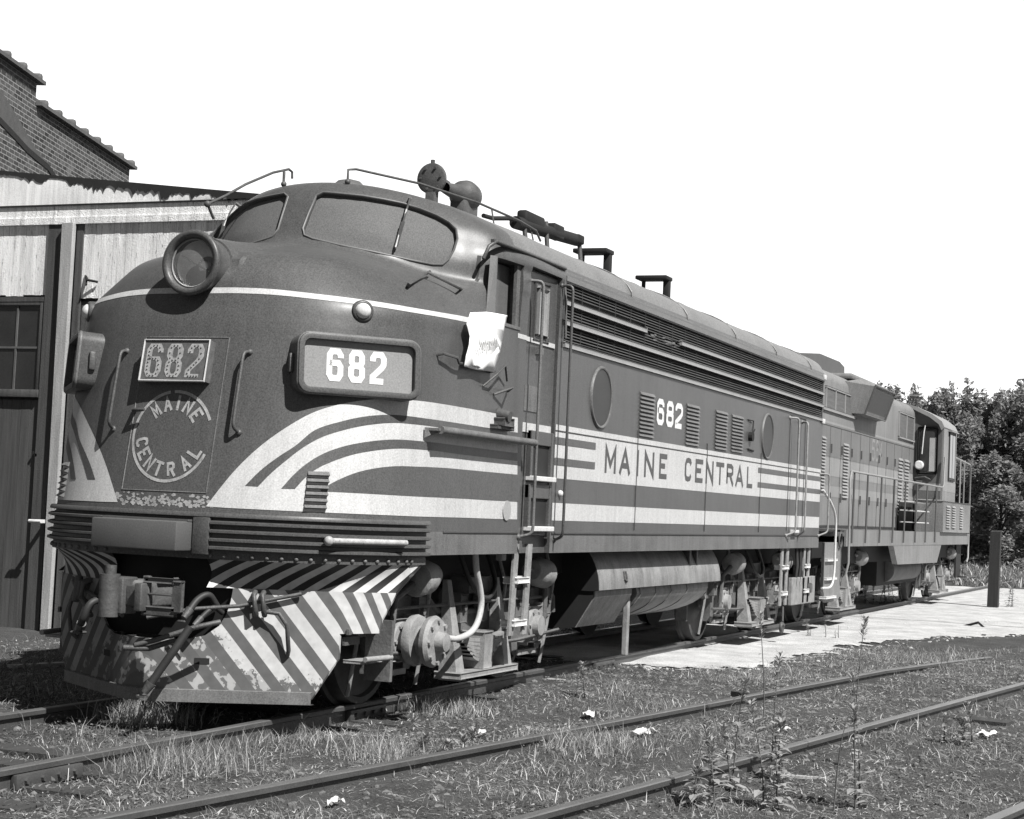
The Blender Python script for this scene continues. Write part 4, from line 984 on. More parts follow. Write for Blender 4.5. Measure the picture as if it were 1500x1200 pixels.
# twin horns
def horn(name, c, d, L_, r):
    c = Vector(c); g = MB(); g.lathe(c, d, [(0, .02), (0, .055), (L_*.3, .06), (L_*.62, .085), (L_*.9, r*.93), (L_, r), (L_+.012, r), (L_+.012, r*.9), (L_*.7, .04)], 30)
    h_ = g.build(name, METAL, loco, smooth=50); g = MB(); g.bbox(tuple(c+Vector((-.04, -.04, -.22))), tuple(c+Vector((.04, .04, .0))), .01); g.build('horn_bracket', METAL, h_, smooth=40); return h_
hc = on(1, -.35, 633, 262); g = MB(); g.lathe(hc, (-1, .0, .02), [(-.30, .05), (-.12, .06), (-.06, .10), (-.02, .135), (.0, .14), (.02, .14), (.03, .12), (.03, 0)], 30); g.tube([hc+Vector((0, 0, .13)), hc+Vector((0, 0, .17))], .02)
for a_ in range(6): g.cyl(hc+Vector((-.03, .1*math.cos(a_), .1*math.sin(a_))), hc+Vector((-.045, .1*math.cos(a_), .1*math.sin(a_))), .012, n=6)
hn = g.build('air_horn', METAL, loco, smooth=40); g = MB(); g.bbox((hc.x-.03, hc.y-.05, 4.08), (hc.x+.05, hc.y+.05, hc.z-.1), .01); g.build('horn_bracket', METAL, hn, smooth=40)
h2 = on(1, -.42, 672, 283); g = MB(); g.lathe(h2+Vector((.12, 0, 0)), (-1, .0, -.02), [(-.20, 0), (-.19, .09), (-.12, .13), (-.02, .145), (.05, .13), (.10, .09), (.18, .075), (.32, .06), (.42, .05)], 30); hn = g.build('air_horn', METAL, loco, smooth=50)
g = MB(); g.bbox((h2.x-.02, h2.y-.08, 4.05), (h2.x+.28, h2.y+.08, h2.z-.06), .02); g.build('horn_bracket', METAL, hn, smooth=40)
# exhaust manifold pipes and roof hatches
def rp(px, py, y=-.5): return on(1, y, px, py)
g = MB(); g.tube([rp(708, 316), rp(722, 320), rp(745, 320), rp(760, 325)], .022, 8); a = rp(755, 326); b = rp(845, 352); g.cyl(a, b, .065, n=18); g.build('roof_pipe', BLACK, loco, smooth=50)
g = MB(); a = rp(778, 322); g.bbox((a.x-.25, -.56, a.z-.07), (a.x+.25, -.44, a.z+.06), .03); a = rp(812, 336); g.bbox((a.x-.12, -.56, a.z-.10), (a.x+.15, -.44, a.z+.05), .02); a = rp(846, 352); g.bbox((a.x-.12, -.57, a.z-.05), (a.x+.04, -.43, a.z+.05), .02); g.build('roof_fitting', BLACK, loco, smooth=45)
g = MB()
for px, py in ((797, 325), (846, 355), (765, 330)): a = rp(px, py); g.cyl((a.x, -.52, a.z), (a.x, -.56, 4.10), .025, n=8)
g.build('pipe_support', METAL, loco, smooth=50)
for px, py in ((886, 370), (973, 409)):
    a = rp(px, py, -.45); g = MB(); g.bbox((a.x-.16, -.53, a.z-.02), (a.x+.10, -.12, a.z+.03), .012); ex = g.build('roof_platform', BLACK, loco, smooth=40)
    g = MB(); g.bbox((a.x-.02, -.52, 4.12), (a.x+.07, -.44, a.z), .01); g.bbox((a.x-.02, -.2, 4.12), (a.x+.04, -.16, a.z), .01); g.build('platform_leg', BLACK, ex, smooth=40)
for px, py in ((1065, 472), (1112, 492)): a = rp(px, py, -.5); g = MB(); P = [(a.x-.06+.06*(1-math.cos(t)), a.y, 4.13+.12*math.sin(t)) for t in np.linspace(0, math.pi, 9)]; g.tube(P, .012, 6); g.build('lifting_eye', METAL, loco)
for x in (7.2, 9.0, 10.8, 12.6):
    g = MB(); g.lathe((x, 0, 4.13), (0, 0, 1), [(0, .62), (.08, .62), (.10, .58), (.06, .5), (.05, .0)], 36); g.build('roof_fan', ROOF, loco, smooth=40)
g = MB(); g.box((15.02, -1.40, 1.28), (15.12, 1.40, 3.6)); g.box((15.02, -.5, 1.3), (15.35, .5, 3.3)); g.build('rear_diaphragm', BLACK, loco)
g = MB()
for z0 in (3.66, 3.02): g.bbox((14.93, -1.52, z0-.03), (15.06, -1.49, z0+.04), .006)
g.build('corner_lamp', BRIGHT, loco, smooth=40)
g = MB(); x0 = 13.35
g.bbox((13.62, -1.46, .40), (15.02, -1.40, .78), .01); g.build('rear_step_plate', LTRUCK, loco)
g = MB()
for x in (13.9, 14.1, 14.25): g.tube([(x, -1.43, 1.22), (x+.06, -1.44, .95), (x-.04, -1.44, .7), (x+.02, -1.43, .55)], .024)
g.build('rear_cables', RUBBER, loco, smooth=60)
g = MB(); g.cyl((14.62, -1.42, .62), (14.62, -1.50, .62), .07, n=16); g.tube([(13.25, -1.43, .4), (13.22, -1.44, .20)], .015); g.lathe((13.22, -1.45, .12), (0, 1, 0), [(0, .07), (.02, .08), (.04, .07), (.04, .04), (0, .04), (0, .07)], 18); g.build('hanging_ring', METAL, loco, smooth=60)

# ---- sheet of paper hung on the cab side (a thing of its own)
g = MB(); Y = -1.56
Pp = [(689,458),(712,457),(744,462),(740,482),(733,512),(723,545),(700,542),(679,537),(681,522),(686,505),(688,493),(683,475)]
V = [on(1, Y+.012*math.sin(i*1.3), px, py) for i, (px, py) in enumerate(Pp)]
g.add(V, [tuple(range(len(V)))]); pp_ = g.build('paper_sheet', PAPER, None, fix=False)
bm = bmesh.new(); bm.from_mesh(pp_.data); bmesh.ops.triangulate(bm, faces=bm.faces[:])
for _ in range(3): bmesh.ops.subdivide_edges(bm, edges=bm.edges[:], cuts=1)
for v in bm.verts: v.co.y += .006*math.sin(v.co.x*11)+.003*math.sin(v.co.z*13)
bm.to_mesh(pp_.data); bm.free(); pp_.data.polygons.foreach_set('use_smooth', [True]*len(pp_.data.polygons))
so_ = pp_.modifiers.new('t', 'SOLIDIFY'); so_.thickness = .002
tag(pp_, 'white sheet of paper hanging below the cab window of the streamlined locomotive', 'paper')
g = MB(); r4 = random.Random(8)
x0, z0 = on(1, Y, 697, 505).x, on(1, Y, 697, 505).z
pts = []
for i in range(34): t = i/33; pts.append((x0+.36*t, Y-.028, z0+.06*t+.035*math.sin(i*1.9)*(.5+r4.random())))
g.tube(pts, .0035, 4); g.build('pencil_scribble', mat('pencil', .35, .8), pp_)

# ================================================================== SECOND LOCOMOTIVE
gp = thing('hood_diesel_locomotive', 'lighter hood diesel locomotive with side walkway railing, coupled behind the streamlined one', 'locomotive', (23.5, 0, 0))
YS = -1.50; HX0, HX1 = 16.35, 26.3; HY = .90
def hood_sec(hw, zb, ze, zt, n=10):
    P = [(-hw, zb), (-hw, ze)]; r = .30
    for i in range(1, n): a = math.pi/2*i/n; P.append((-hw+r*(1-math.cos(a)), ze+(zt-.05-ze)*math.sin(a)))
    P.append((-hw+r, zt-.05)); P.append((0, zt)); return P+[(-a, b) for a, b in P[::-1][1:]]
g = MB(); g.yz(hood_sec(HY, 1.45, 3.86, 4.14), HX0, HX1); hd = g.build('long_hood', GPSIDE, gp, smooth=35)
for s in (-1, 1):
    yy = s*(HY+.003)
    for z0, z1, mt in ((3.17, 3.21, GPBAND), (2.32, 2.62, GPBAND), (1.98, 2.16, GPBAND), (2.64, 3.15, GPMID)):
        g = MB(); g.add([(HX0, yy, z0), (HX1, yy, z0), (HX1, yy, z1), (HX0, yy, z1)], [(0,1,2,3)]); g.build('hood_band', mt, gp, fix=False)
    for x0 in np.linspace(16.6, 25.7, 12):
        g = MB(); g.box((x0-.006, s*(HY+.002), 1.5), (x0+.006, s*(HY+.008), 3.15)); g.box((x0-.0, s*(HY+.002), 3.14), (x0+.82, s*(HY+.01), 3.15)); g.build('hood_door_seam', GPDARK, gp)
        g = MB(); g.box((x0+.05, s*(HY+.03), 1.9), (x0+.075, s*(HY+.003), 2.05)); g.box((x0+.05, s*(HY+.03), 2.7), (x0+.075, s*(HY+.003), 2.85)); g.build('door_latch', GPDARK, gp)
    # radiator shutters
    g = MB(); g.bbox((17.55, s*(HY+.002), 3.37), (20.15, s*(HY+.03), 3.42), .006); g.bbox((17.75, s*(HY+.002), 3.74), (20.1, s*(HY+.02), 3.77), .006)
    for x in (17.78, 18.5, 19.25, 20.02): g.bbox((x-.025, s*(HY+.002), 3.42), (x+.025, s*(HY+.02), 3.75), .005)
    sh = g.build('shutter_frame', GPBAND, gp, smooth=40)
    for x in (17.8, 18.52, 19.27): g = MB(); g.box((x, s*(HY+.004), 3.42), (x+.70, s*(HY+.008), 3.745)); g.build('radiator_shutter', mat('shutter', .11, .6, .3, (2, 2, 30)), sh)
    g = MB(); g.bbox((23.9+.5, s*(HY+.002), 3.28), (26.15, s*(HY+.03), 3.32), .006); g.bbox((24.4, s*(HY+.002), 3.78), (26.15, s*(HY+.02), 3.81), .005)
    for x in (24.4, 25.25, 26.12): g.bbox((x-.025, s*(HY+.002), 3.32), (x+.025, s*(HY+.02), 3.8), .005)
    sh = g.build('shutter_frame', GPBAND, gp, smooth=40)
    for x in (24.43, 25.28): g = MB(); g.box((x, s*(HY+.004), 3.32), (x+.80, s*(HY+.008), 3.785)); g.build('radiator_shutter', bpy.data.materials['shutter'], sh)
    for px0, px1, z0, z1 in ((1201.5,1207,2.05,2.95),(1233.5,1241,1.98,2.92),(1315,1321,1.75,2.9),(1324,1330,1.75,2.9)):
        louvre(sx(px0, 700, -.9), sx(px1, 700, -.9), z0, z1, 17, s*HY, s, gp, GPBAND, .03)
    g = MB(); k = 0
    for ch, (p0, p1) in zip('564', ((1277, 1281.5), (1282.5, 1287), (1288, 1292.5))):
        a, b = sx(p0, 650, -HY), sx(p1, 650, -HY); glyph(g, ch, a, 2.98-.26, b-a, .40, .06, lambda a_, b_, o: (a_, s*(HY+.006+o), b_))
    g.build('faded_number', mat('faded_number', .24, .7, .3, (20, 20, 20)), gp, fix=False)
    # dynamic brake blister: flared box standing out of the hood top
    g = MB(); Q = [(19.45, s*.86, 3.98), (20.5, s*.86, 4.10), (21.9, s*.86, 4.10), (22.5, s*.86, 3.98), (19.85, s*.90, 3.46), (22.2, s*.9, 3.46),
                   (20.10, s*1.25, 3.95), (21.95, s*1.25, 3.95), (20.10, s*1.08, 3.47), (21.95, s*1.08, 3.47), (20.0, s*1.08, 4.07), (22.0, s*1.08, 4.07)]
    g.add(Q, [(0,4,8,6),(0,6,10,1),(10,6,7,11),(1,10,11,2),(2,11,7,3),(3,7,9,5),(4,5,9,8),(6,8,9,7)]); bl = g.build('brake_blister', GPSIDE, gp, smooth=40)
    g = MB(); g.add([(20.15, s*1.252, 3.92), (21.9, s*1.252, 3.92), (21.9, s*1.09, 3.50), (20.15, s*1.09, 3.50)], [(0,1,2,3)]); bg_ = g.build('blister_grille', mat('blister', .06, .5, .2, (30, 2, 30)), bl, fix=False)
    g = MB(); g.tube([(20.10, s*1.26, 3.96), (21.95, s*1.26, 3.96), (21.95, s*1.09, 3.46), (20.10, s*1.09, 3.46), (20.10, s*1.26, 3.96)], .02, 6); g.build('blister_rim', GPDARK, bl)
g = MB(); g.bbox((19.9, -.9, 4.06), (22.1, .9, 4.16), .04); g.build('brake_hatch', GPSIDE, gp, smooth=40)
g = MB(); q = [on(1, -.5, *p_) for p_ in ((1172, 517), (1201, 518), (1230, 530), (1237, 538), (1237, 549))]; P = [(q[0].x-.9, 4.05), (q[0].x-.9, q[0].z-.03)]+[(p_.x, p_.z) for p_ in q]+[(q[-1].x, 4.05)]; g.xz(P, -.5, .5); g.build('winter_hatch', GPDARK, gp, smooth=30)
for x in (22.4,): g = MB(); g.tube([(21.0, -.4, 4.15), (21.1, -.4, 4.28), (21.4, -.4, 4.2)], .03); g.build('roof_hook', METAL, gp)
# cab
CX0, CX1, CY = 26.3, 28.05, 1.50
cs = [(-CY, 1.45), (-CY, 3.60), (-1.44, 3.72), (-1.25, 3.86), (-.9, 4.02), (-.5, 4.14), (0, 4.20)]; cs = cs+[(-a, b) for a, b in cs[::-1][1:]]
g = MB(); g.yz(cs, CX0, CX1); cb = g.build('cab', GPSIDE, gp, smooth=35)
g = MB(); g.yz([(a*1.01, b+.015) for a, b in cs[1:-1]]+[(a*.97, b-.05) for a, b in cs[1:-1]][::-1], CX0-.08, CX1+.05); g.build('cab_roof_edge', GPBAND, gp, smooth=35)
g = MB(); g.add([(CX0-.004, y, z) for y, z in ((-1.46, 1.5), (-.92, 1.5), (-.92, 3.93), (-1.2, 3.83), (-1.40, 3.66), (-1.46, 3.55))], [(0,1,2,3,4,5)]); g.build('cab_front_wall', mat('cab_front', .10, .6, .15), gp, fix=False)
g = MB()
for z0, z1 in ((2.30, 2.45), (1.9, 2.05)): g.add([(CX0-.008, -1.46, z0), (CX0-.008, -.92, z0), (CX0-.008, -.92, z1), (CX0-.008, -1.46, z1)], [(0,1,2,3)])
g.build('cab_front_band', GPBAND, gp, fix=False)
g = MB(); g.bbox((CX0-.02, -1.39, 2.62), (CX0-.001, -.96, 3.62), .06); fw = g.build('cab_front_window', mat('window_rubber', .02, .7), gp, smooth=40)
g = MB(); g.bbox((CX0-.03, -1.36, 2.66), (CX0-.002, -.99, 3.58), .05); g.build('window_pane', GLASSD, fw, smooth=40)
g = MB(); g.bbox((CX0-.034, -1.35, 2.7), (CX0-.030, -1.22, 3.4), .01); g.build('bright_reveal', mat('reveal', .35, .6), fw)
g = MB(); g.tube([(CX0-.05, -1.12, 3.64), (CX0-.06, -1.10, 3.5), (CX0-.06, -1.07, 3.05)], .012); g.build('wiper', BRIGHT, gp)
g = MB(); g.lathe((CX0-.05, -1.03, 2.82), (-1, 0, 0), [(0, .09), (.08, .09), (.1, .07), (.1, 0)], 20); g.build('side_lamp', BRIGHT, gp, smooth=40)
g = MB(); g.tube([(CX0-.1, -.95, 2.55), (CX0-.12, -1.15, 2.58), (CX0-.02, -1.25, 2.53)], .015); g.bbox((CX0-.12, -1.1, 2.4), (CX0-.02, -.98, 2.5), .01); g.build('bell_bracket', METAL, gp)
for s in (-1, 1):
    a, b = 26.95, 27.75; g = MB(); g.bbox((a, s*(CY+.001), 2.55), (b, s*(CY+.02), 3.55), .01); w_ = g.build('cab_side_window', mat('side_rubber', .03, .7), gp, smooth=40)
    g = MB()
    for u, v in ((a+.05, a+.36), (a+.42, b-.05)): g.box((u, s*(CY+.022), 2.6), (v, s*(CY+.026), 3.5))
    g.build('window_pane', GLASSD, w_)
    g = MB(); g.box((a-.1, s*(CY+.002), 3.56), (b+.1, s*(CY+.08), 3.585)); g.build('window_hood', GPBAND, w_)
    # bands on the cab
    g = MB()
    for z0, z1 in ((2.30, 2.50), (1.86, 2.06)): g.add([(CX0, s*(CY+.003), z0), (CX1, s*(CY+.003), z0), (CX1, s*(CY+.003), z1), (CX0, s*(CY+.003), z1)], [(0,1,2,3)])
    g.build('cab_band', GPBAND, gp, fix=False)
# side sills, walkway, steps
for s in (-1, 1):
    g = MB(); g.box((16.9, s*YS*-1-.0, 1.20), (30.25, s*1.47, 1.46)); g.build('side_sill', GPSIDE, gp)
    g = MB(); g.xz([(20.98, 1.205), (21.45, .86), (25.9, .84), (26.4, 1.19)], s*1.495, s*1.40); g.build('tank_skirt', GPSIDE, gp)
    g = MB(); g.box((16.9, s*.9, 1.42), (30.25, s*1.47, 1.455)); g.build('walkway', GPDARK, gp)
    # railing
    xs = [sx(px, 760, YS) for px in (1246, 1266, 1286.5, 1305.5, 1322, 1339, 1354, 1368)]
    zt_ = 2.37; g = MB(); P = [(sx(1237, 830, YS), s*1.52, .75), (sx(1238, 800, YS), s*1.56, .95), (sx(1238.5, 760, YS), s*1.56, 1.6), (sx(1240, 700, YS), s*1.56, 2.25), (sx(1243, 690, YS), s*1.55, zt_), (xs[1], s*1.54, zt_), (26.05, s*1.54, zt_), (26.2, s*1.54, zt_+.05), (26.24, s*1.54, 3.0)]
    g.tube(P, .018, 8); rl = g.build('handrail', GPBAND, gp, smooth=60)
    for x in xs: g = MB(); g.cyl((x, s*1.53, 1.25), (x, s*1.54, zt_), .016, n=8); g.build('stanchion', GPDARK, rl, smooth=60)
    g = MB(); P = [(sx(1203, 729, YS), s*1.52, 2.03), (sx(1209, 746, YS), s*1.58, 1.85), (sx(1214, 768, YS), s*1.6, 1.62), (sx(1213.5, 800, YS), s*1.6, 1.22), (sx(1212, 835, YS), s*1.6, .80), (sx(1209, 851, YS), s*1.58, .62), (sx(1202, 857, YS), s*1.52, .6)]
    g.tube([tuple(v) for v in hermite(np.array(P), np.arange(len(P)), np.linspace(0, len(P)-1, 30))], .018, 8); g.build('end_handrail', BRIGHT, gp, smooth=60)
    # steps and end sheets
    g = MB(); g.xz([(15.75, 1.26), (16.95, 1.26), (16.95, .42), (16.75, .36), (15.95, .36), (15.75, .55)], s*1.42, s*1.38); g.build('step_side', GPSIDE, gp)
    g = MB(); g.lathe((16.75, s*1.43, 1.30), (0, s, 0), [(0, .12), (.02, .13), (.03, .12), (.03, .10), (.01, .10)], 24); g.build('jacking_ring', GPDARK, gp, smooth=40)
    for k, z in enumerate((.42, .70, .98)): g = MB(); g.bbox((15.8, s*1.36, z), (16.5, s*1.46, z+.03), .005); g.build('step_tread', BRIGHT, gp)
    # battery box behind the cab
    g = MB(); g.bbox((26.15, s*1.0, 1.46), (30.05, s*1.535, 2.10), .02); bb = g.build('battery_box', GPSIDE, gp, smooth=40)
    for px0, px1 in ((1383, 1388), (1391.5, 1396), (1403, 1407)): louvre(sx(px0, 760, YS), sx(px1, 760, YS), 1.55, 2.02, 9, s*1.535, s, gp, GPBAND, .03)
    g = MB(); P = [(30.05, s*1.46, 3.02), (30.2, s*1.5, 3.0), (30.3, s*1.5, 2.9), (30.3, s*1.5, .9), (30.1, s*1.5, .8)]; g.tube([(28.1, s*1.4, 3.1)]+P, .02, 6)
    for x in (29.0, 29.6): g.cyl((x, s*1.46, 2.1), (x, s*1.46, 3.05), .016, n=6)
    g.build('rear_railing', GPBAND, gp, smooth=60)
    g = MB(); g.tube([(28.1, s*1.3, 2.45), (28.25, s*1.35, 2.42), (28.4, s*1.4, 2.2), (28.4, s*1.4, 2.1)], .035); g.build('rear_hose', BRIGHT, gp, smooth=60)
    g = MB(); g.box((29.6, s*1.3, .45), (30.3, s*1.34, 1.2)); g.box((29.9, s*1.3, .45), (30.2, s*1.5, .48)); g.build('rear_steps', BLACK, gp)
g = MB(); g.yz(hood_sec(.85, 1.45, 2.9, 3.1), 28.05, 30.1); g.build('short_hood', GPSIDE, gp, smooth=35)
g = MB(); g.box((15.9, -1.2, .9), (30.2, 1.2, 1.25)); g.box((21.6, -1.1, .45), (25.8, 1.1, .95)); g.build('underframe', BLACK, gp)
g = MB(); P = [(26.2+.0*i, 0, 0) for i in range(1)]
for z in (1.62, 1.85, 2.02): g.bbox((24.3, -1.30, z), (26.0, -1.0, z+.02), .004)
g.build('cab_step', BRIGHT, gp)
g = MB(); g.box((24.6, -.93, 1.46), (26.25, -.905, 2.05)); g.build('step_recess', BLACK, gp)
g = MB(); g.cyl((22.4, -1.05, .72), (25.4, -1.05, .72), .22, n=24); g.sides('air_reservoir', TRUCKM, gp, smooth=40)
g = MB(); g.bbox((15.3, -.12, .72), (16.3, .12, .98), .04); g.build('coupler', METAL, gp, smooth=40)
g = MB(); g.tube([(15.5, -.35, .9), (15.7, -.35, .45), (15.95, -.35, .85)], .03); g.sides('air_hose', RUBBER, gp, smooth=60)
for cx in (18.15, 28.2-.0):
    c = copy_tree(tk, gp, Vector((cx-3.572, 0, 0))-ABS['hood_diesel_locomotive'])

# ================================================================== GROUND
def fbm(x, y, seed=0):
    from mathutils import noise
    return noise.fractal(Vector((x, y, seed*7.3)), 1.0, 2.0, 5)
def track2(x): return -2.28-.13*(x+.8)                 # near rail lines of the second track
def groundz(x, y):
    z = -.115+.04*fbm(x*.5, y*.5)+.018*fbm(x*2.2, y*2.2, 3)
    if track2(x)-1.7 < y < track2(x)+.3: z += .03
    if abs(y) < 1.0: z = min(z-.01, -.10)
    for yr in (-.7525, .7525, track2(x), track2(x)-1.52):
        if abs(y-yr) < .2 and not (x > 10 and yr == track2(x)): z = min(z, -.075)
    return z
PAD = [(8.9,.9),(8.6,-.5),(8.1,-1.25),(8.9,-1.62),(9.6,-2.0),(11.0,-2.14),(13.2,-2.28),(15.2,-2.55),(17.4,-3.2),(19.2,-4.1),(22,-5.8),(28,-9),(38,-15),(46,-18),(44,-6),(41.5,-1.5),(40,2),(30,1.6),(20,1.2)]
def sdf(px, py, poly):
    d = 1e9; inside = False; n = len(poly)
    for i in range(n):
        (ax, ay), (bx, by) = poly[i], poly[(i+1) % n]; ex, ey = bx-ax, by-ay
        t = max(0, min(1, ((px-ax)*ex+(py-ay)*ey)/(ex*ex+ey*ey))); d = min(d, math.hypot(px-ax-ex*t, py-ay-ey*t))
        if (ay > py) != (by > py) and px < (bx-ax)*(py-ay)/(by-ay)+ax: inside = not inside
    return d if inside else -d
def sdfv(X_, Y_):
    X_ = np.asarray(X_, float); Y_ = np.asarray(Y_, float); d = np.full(X_.shape, 1e9); ins = np.zeros(X_.shape, bool); n = len(PAD)
    for i in range(n):
        (ax, ay), (bx, by) = PAD[i], PAD[(i+1) % n]; ex, ey = bx-ax, by-ay; t = np.clip(((X_-ax)*ex+(Y_-ay)*ey)/(ex*ex+ey*ey), 0, 1); d = np.minimum(d, np.hypot(X_-ax-ex*t, Y_-ay-ey*t))
        ins ^= ((ay > Y_) != (by > Y_)) & (X_ < (bx-ax)*(Y_-ay)/((by-ay) if by != ay else 1e-9)+ax)
    return np.where(ins, d, -d)
def axis(dense0, dense1, st, lo, hi, gr=1.22):
    a = list(np.arange(dense0, dense1, st)); s_ = st; v = a[-1]
    while v < hi: s_ *= gr; v += s_; a.append(v)
    s_ = st; v = a[0]
    while v > lo: s_ *= gr; v -= s_; a.insert(0, v)
    return a
def soil(name, v, extra, vhi, thr=.56):
    m = mat(name, v, .95, .6 if v < .2 else .35, (2.2, 2.2, 2.2), bump=1.0 if v < .2 else .35, bscale=28, fine=.6); n = m.node_tree.nodes; L = m.node_tree.links; b = n['Principled BSDF']
    src = b.inputs['Base Color'].links[0].from_socket
    tc = n.new('ShaderNodeTexCoord'); t = n.new('ShaderNodeTexNoise'); t.inputs['Scale'].default_value = 48; t.inputs['Detail'].default_value = 8; t.inputs['Roughness'].default_value = .8; L.new(tc.outputs['Object'], t.inputs['Vector'])
    mr = n.new('ShaderNodeMapRange'); mr.inputs[1].default_value = thr; mr.inputs[2].default_value = thr+.12; L.new(t.outputs['Fac'], mr.inputs[0])
    mx = n.new('ShaderNodeMix'); mx.data_type = 'RGBA'; L.new(mr.outputs[0], mx.inputs[0]); L.new(src, mx.inputs[6]); mx.inputs[7].default_value = (vhi, vhi, vhi, 1); L.new(mx.outputs[2], b.inputs['Base Color']); return m
g = MB(); X = axis(-3, 16, .11, -60, 1500); Y = axis(-7.5, 5.4, .11, -900, 1200)
g.grid([[(x, y, groundz(x, y)-.12*max(0., min(1., (sdf(x, y, PAD)-.75)/.4)) if 5 < x < 60 and -22 < y < 4 else groundz(x, y)) for y in Y] for x in X]); gd = g.build('ground', soil('soil', .042, 0, .32, .565), None, smooth=80, fix=False); tag(gd, kind='structure')
# pale gravel yard: cells inside a ragged outline, a little above the soil
g = MB(); cell = {}
def addcells(x0, x1, y0, y1, st):
    nx, ny = int((x1-x0)/st), int((y1-y0)/st); idx = {}
    def V(i, j):
        if (i, j) not in idx:
            x, y = x0+i*st, y0+j*st; idx[(i, j)] = len(g.v); g.v.append((x, y, (groundz(x, y)+.010)*(1-kk)+(-.085)*kk if (kk := max(0., min(1., sdf(x, y, PAD)/1.0))) >= 0 else 0))
        return idx[(i, j)]
    for i in range(nx):
        for j in range(ny):
            x, y = x0+(i+.5)*st, y0+(j+.5)*st
            if sdf(x, y, PAD)+.32*fbm(x*.9, y*.9, 9)+.26*fbm(x*5, y*5, 2) > 0: g.f.append((V(i, j), V(i+1, j), V(i+1, j+1), V(i, j+1))); g.mi.append(0)
addcells(7, 21.0, -6.0, 1.2, .07); addcells(21.0, 48, -19, 1.2, .25)
tag(g.build('gravel_yard', soil('gravel', .42, 0, .22, .575), None, smooth=80, fix=False), kind='structure')

# ================================================================== TRACKS
def rail_mesh(g, f, x0, x1, st=2.0):
    prof = [(-.07,-.165),(-.07,-.15),(-.012,-.128),(-.010,-.045),(-.036,-.034),(-.036,-.006),(-.028,0),(.028,0),(.036,-.006),(.036,-.034),(.010,-.045),(.012,-.128),(.07,-.15),(.07,-.165)]
    n = max(2, int((x1-x0)/st)); rows_ = []
    for i in range(n+1):
        x = x0+(x1-x0)*i/n; y, z = f(x); rows_.append([(x, y+a, z+b) for a, b in prof])
    o = len(g.v); m_ = len(prof); g.grid(rows_)
    for k in range(len(g.mi)-n*(m_-1), len(g.mi)): g.mi[k] = 1 if ((k-(len(g.mi)-n*(m_-1))) % (m_-1)) in (5, 6, 7) else 0
def track(name, label, fs, ties, loc):
    t = thing(name, label, 'railway track', loc)
    for f, x0, x1 in fs: g = MB(); rail_mesh(g, f, x0, x1); g.build('rail', [RAILM, RAILT], t, fix=False)
    for x, y0, y1, zt in ties:
        g = MB(); sk = .03*rnd.uniform(-1, 1); g.xy([(x-.11, y0), (x+.11, y0+.01), (x+.11+sk, y1), (x-.11+sk, y1)], zt-.15, zt); g.build('sleeper', TIE, t)
    return t
track('railway_track', 'railway track the two locomotives stand on, running away to the right', [(lambda x: (-.7525, 0), -9, 62), (lambda x: (.7525, 0), -9, 62)],
      [(x, -1.25, 1.25, -.105-.03*rnd.random()) for x in np.arange(-4, 12, .56) if rnd.random() < .6], (0, 0, -.15))
track('railway_track', 'weedy empty track crossing the middle foreground, its two rails half buried in grass', [(lambda x: (track2(x), -.0 if x < 9.5 else -.022*(x-9.5)), -8, 15.5), (lambda x: (track2(x)-1.52, 0), -8, 34)],
      [(x, track2(x)-2.1, track2(x)+.55, -.135-.035*rnd.random()) for x in np.arange(-3, 11, .6) if rnd.random() < .55], (2, -3.4, -.15))
track('railway_track', 'rail of another track cutting across the bottom right corner of the foreground', [(lambda x: (-5.84-.17*x, 0), -3, 14), (lambda x: (-7.36-.17*x, 0), -3, 14)], [], (1, -6.5, -.15))
def timber(label, p, q, w_=.2, h=.1, mt=TIE, name='timber', cat='timber'):
    p, q = Vector(p), Vector(q); d = (q-p); g = MB(); n_ = Vector((-d.y, d.x, 0)).normalized()
    g.obox((p+q)/2, d/2, n_*w_/2, Vector((0, 0, h/2))); o = g.build(name, mt, None); return tag(o, label, cat)
G0 = lambda px, py, z=-.12: on(2, z, px, py)
timber('long dark timber lying across the second track near the right edge of the picture', G0(1195, 1036, -.14), G0(1480, 1066, -.14), .26, .10)
timber('dark timber end beside the near rail of the middle track, behind the tall seeded weed', G0(1085, 1024, -.15), G0(1140, 1032, -.15), .3, .16)
timber('thin old plank lying in the grass in front of the ladder of the leading locomotive', G0(748, 992), G0(855, 1000), .12, .03, WOODL, 'plank', 'plank')
timber('short grey board in the dirt at the lower right between two rails', G0(1290, 1090), G0(1345, 1100), .07, .02, WOODL, 'plank', 'plank')
timber('thin pale lath in the dirt near the bottom edge, right of the leafy weeds', G0(1140, 1136), G0(1215, 1142), .05, .02, WOODL, 'plank', 'plank')
timber('pale weathered board beside the foot of the wooden shed', (3.2, 3.35, -.11), (4.1, 3.1, -.11), .10, .05, WOODL, 'plank', 'plank')

# ================================================================== WOODEN SHED
shed = thing('wooden_shed', 'weathered wooden engine shed, pale upper boards over dark doors, left of the locomotive nose', 'shed', (6.8, 5.5, -.2))
FX = 6.7; F = lambda px, py: on(0, FX, px, py)
BOARDW = mat('painted_boards', .84, .8, .12, (1, 16, 1.6), bump=.5, streak=.34, dark=.10, dthr=.61)
FASC = mat('roof_flashing', .86, .7, .12, (1.2, 1.2, 1.2), bump=.15, streak=.28, dark=.07, dthr=.67)
g = MB()
def boards(mb, y0, y1, z0, z1, x, wd=.085, rag=.0, th=.02):
    y = y0; r_ = random.Random(int(y0*100)+5)
    while y < y1-.01:
        y2 = min(y+wd, y1); dz = rag*r_.random(); dx = .004*r_.random(); mb.box((x-th-dx, y+.0025, z0+dz), (x-dx*.5, y2-.0025, z1)); y = y2
boards(g, 5.93, 9.2, 3.80, 4.66, FX, rag=.03); g.build('upper_boards', BOARDW, shed)
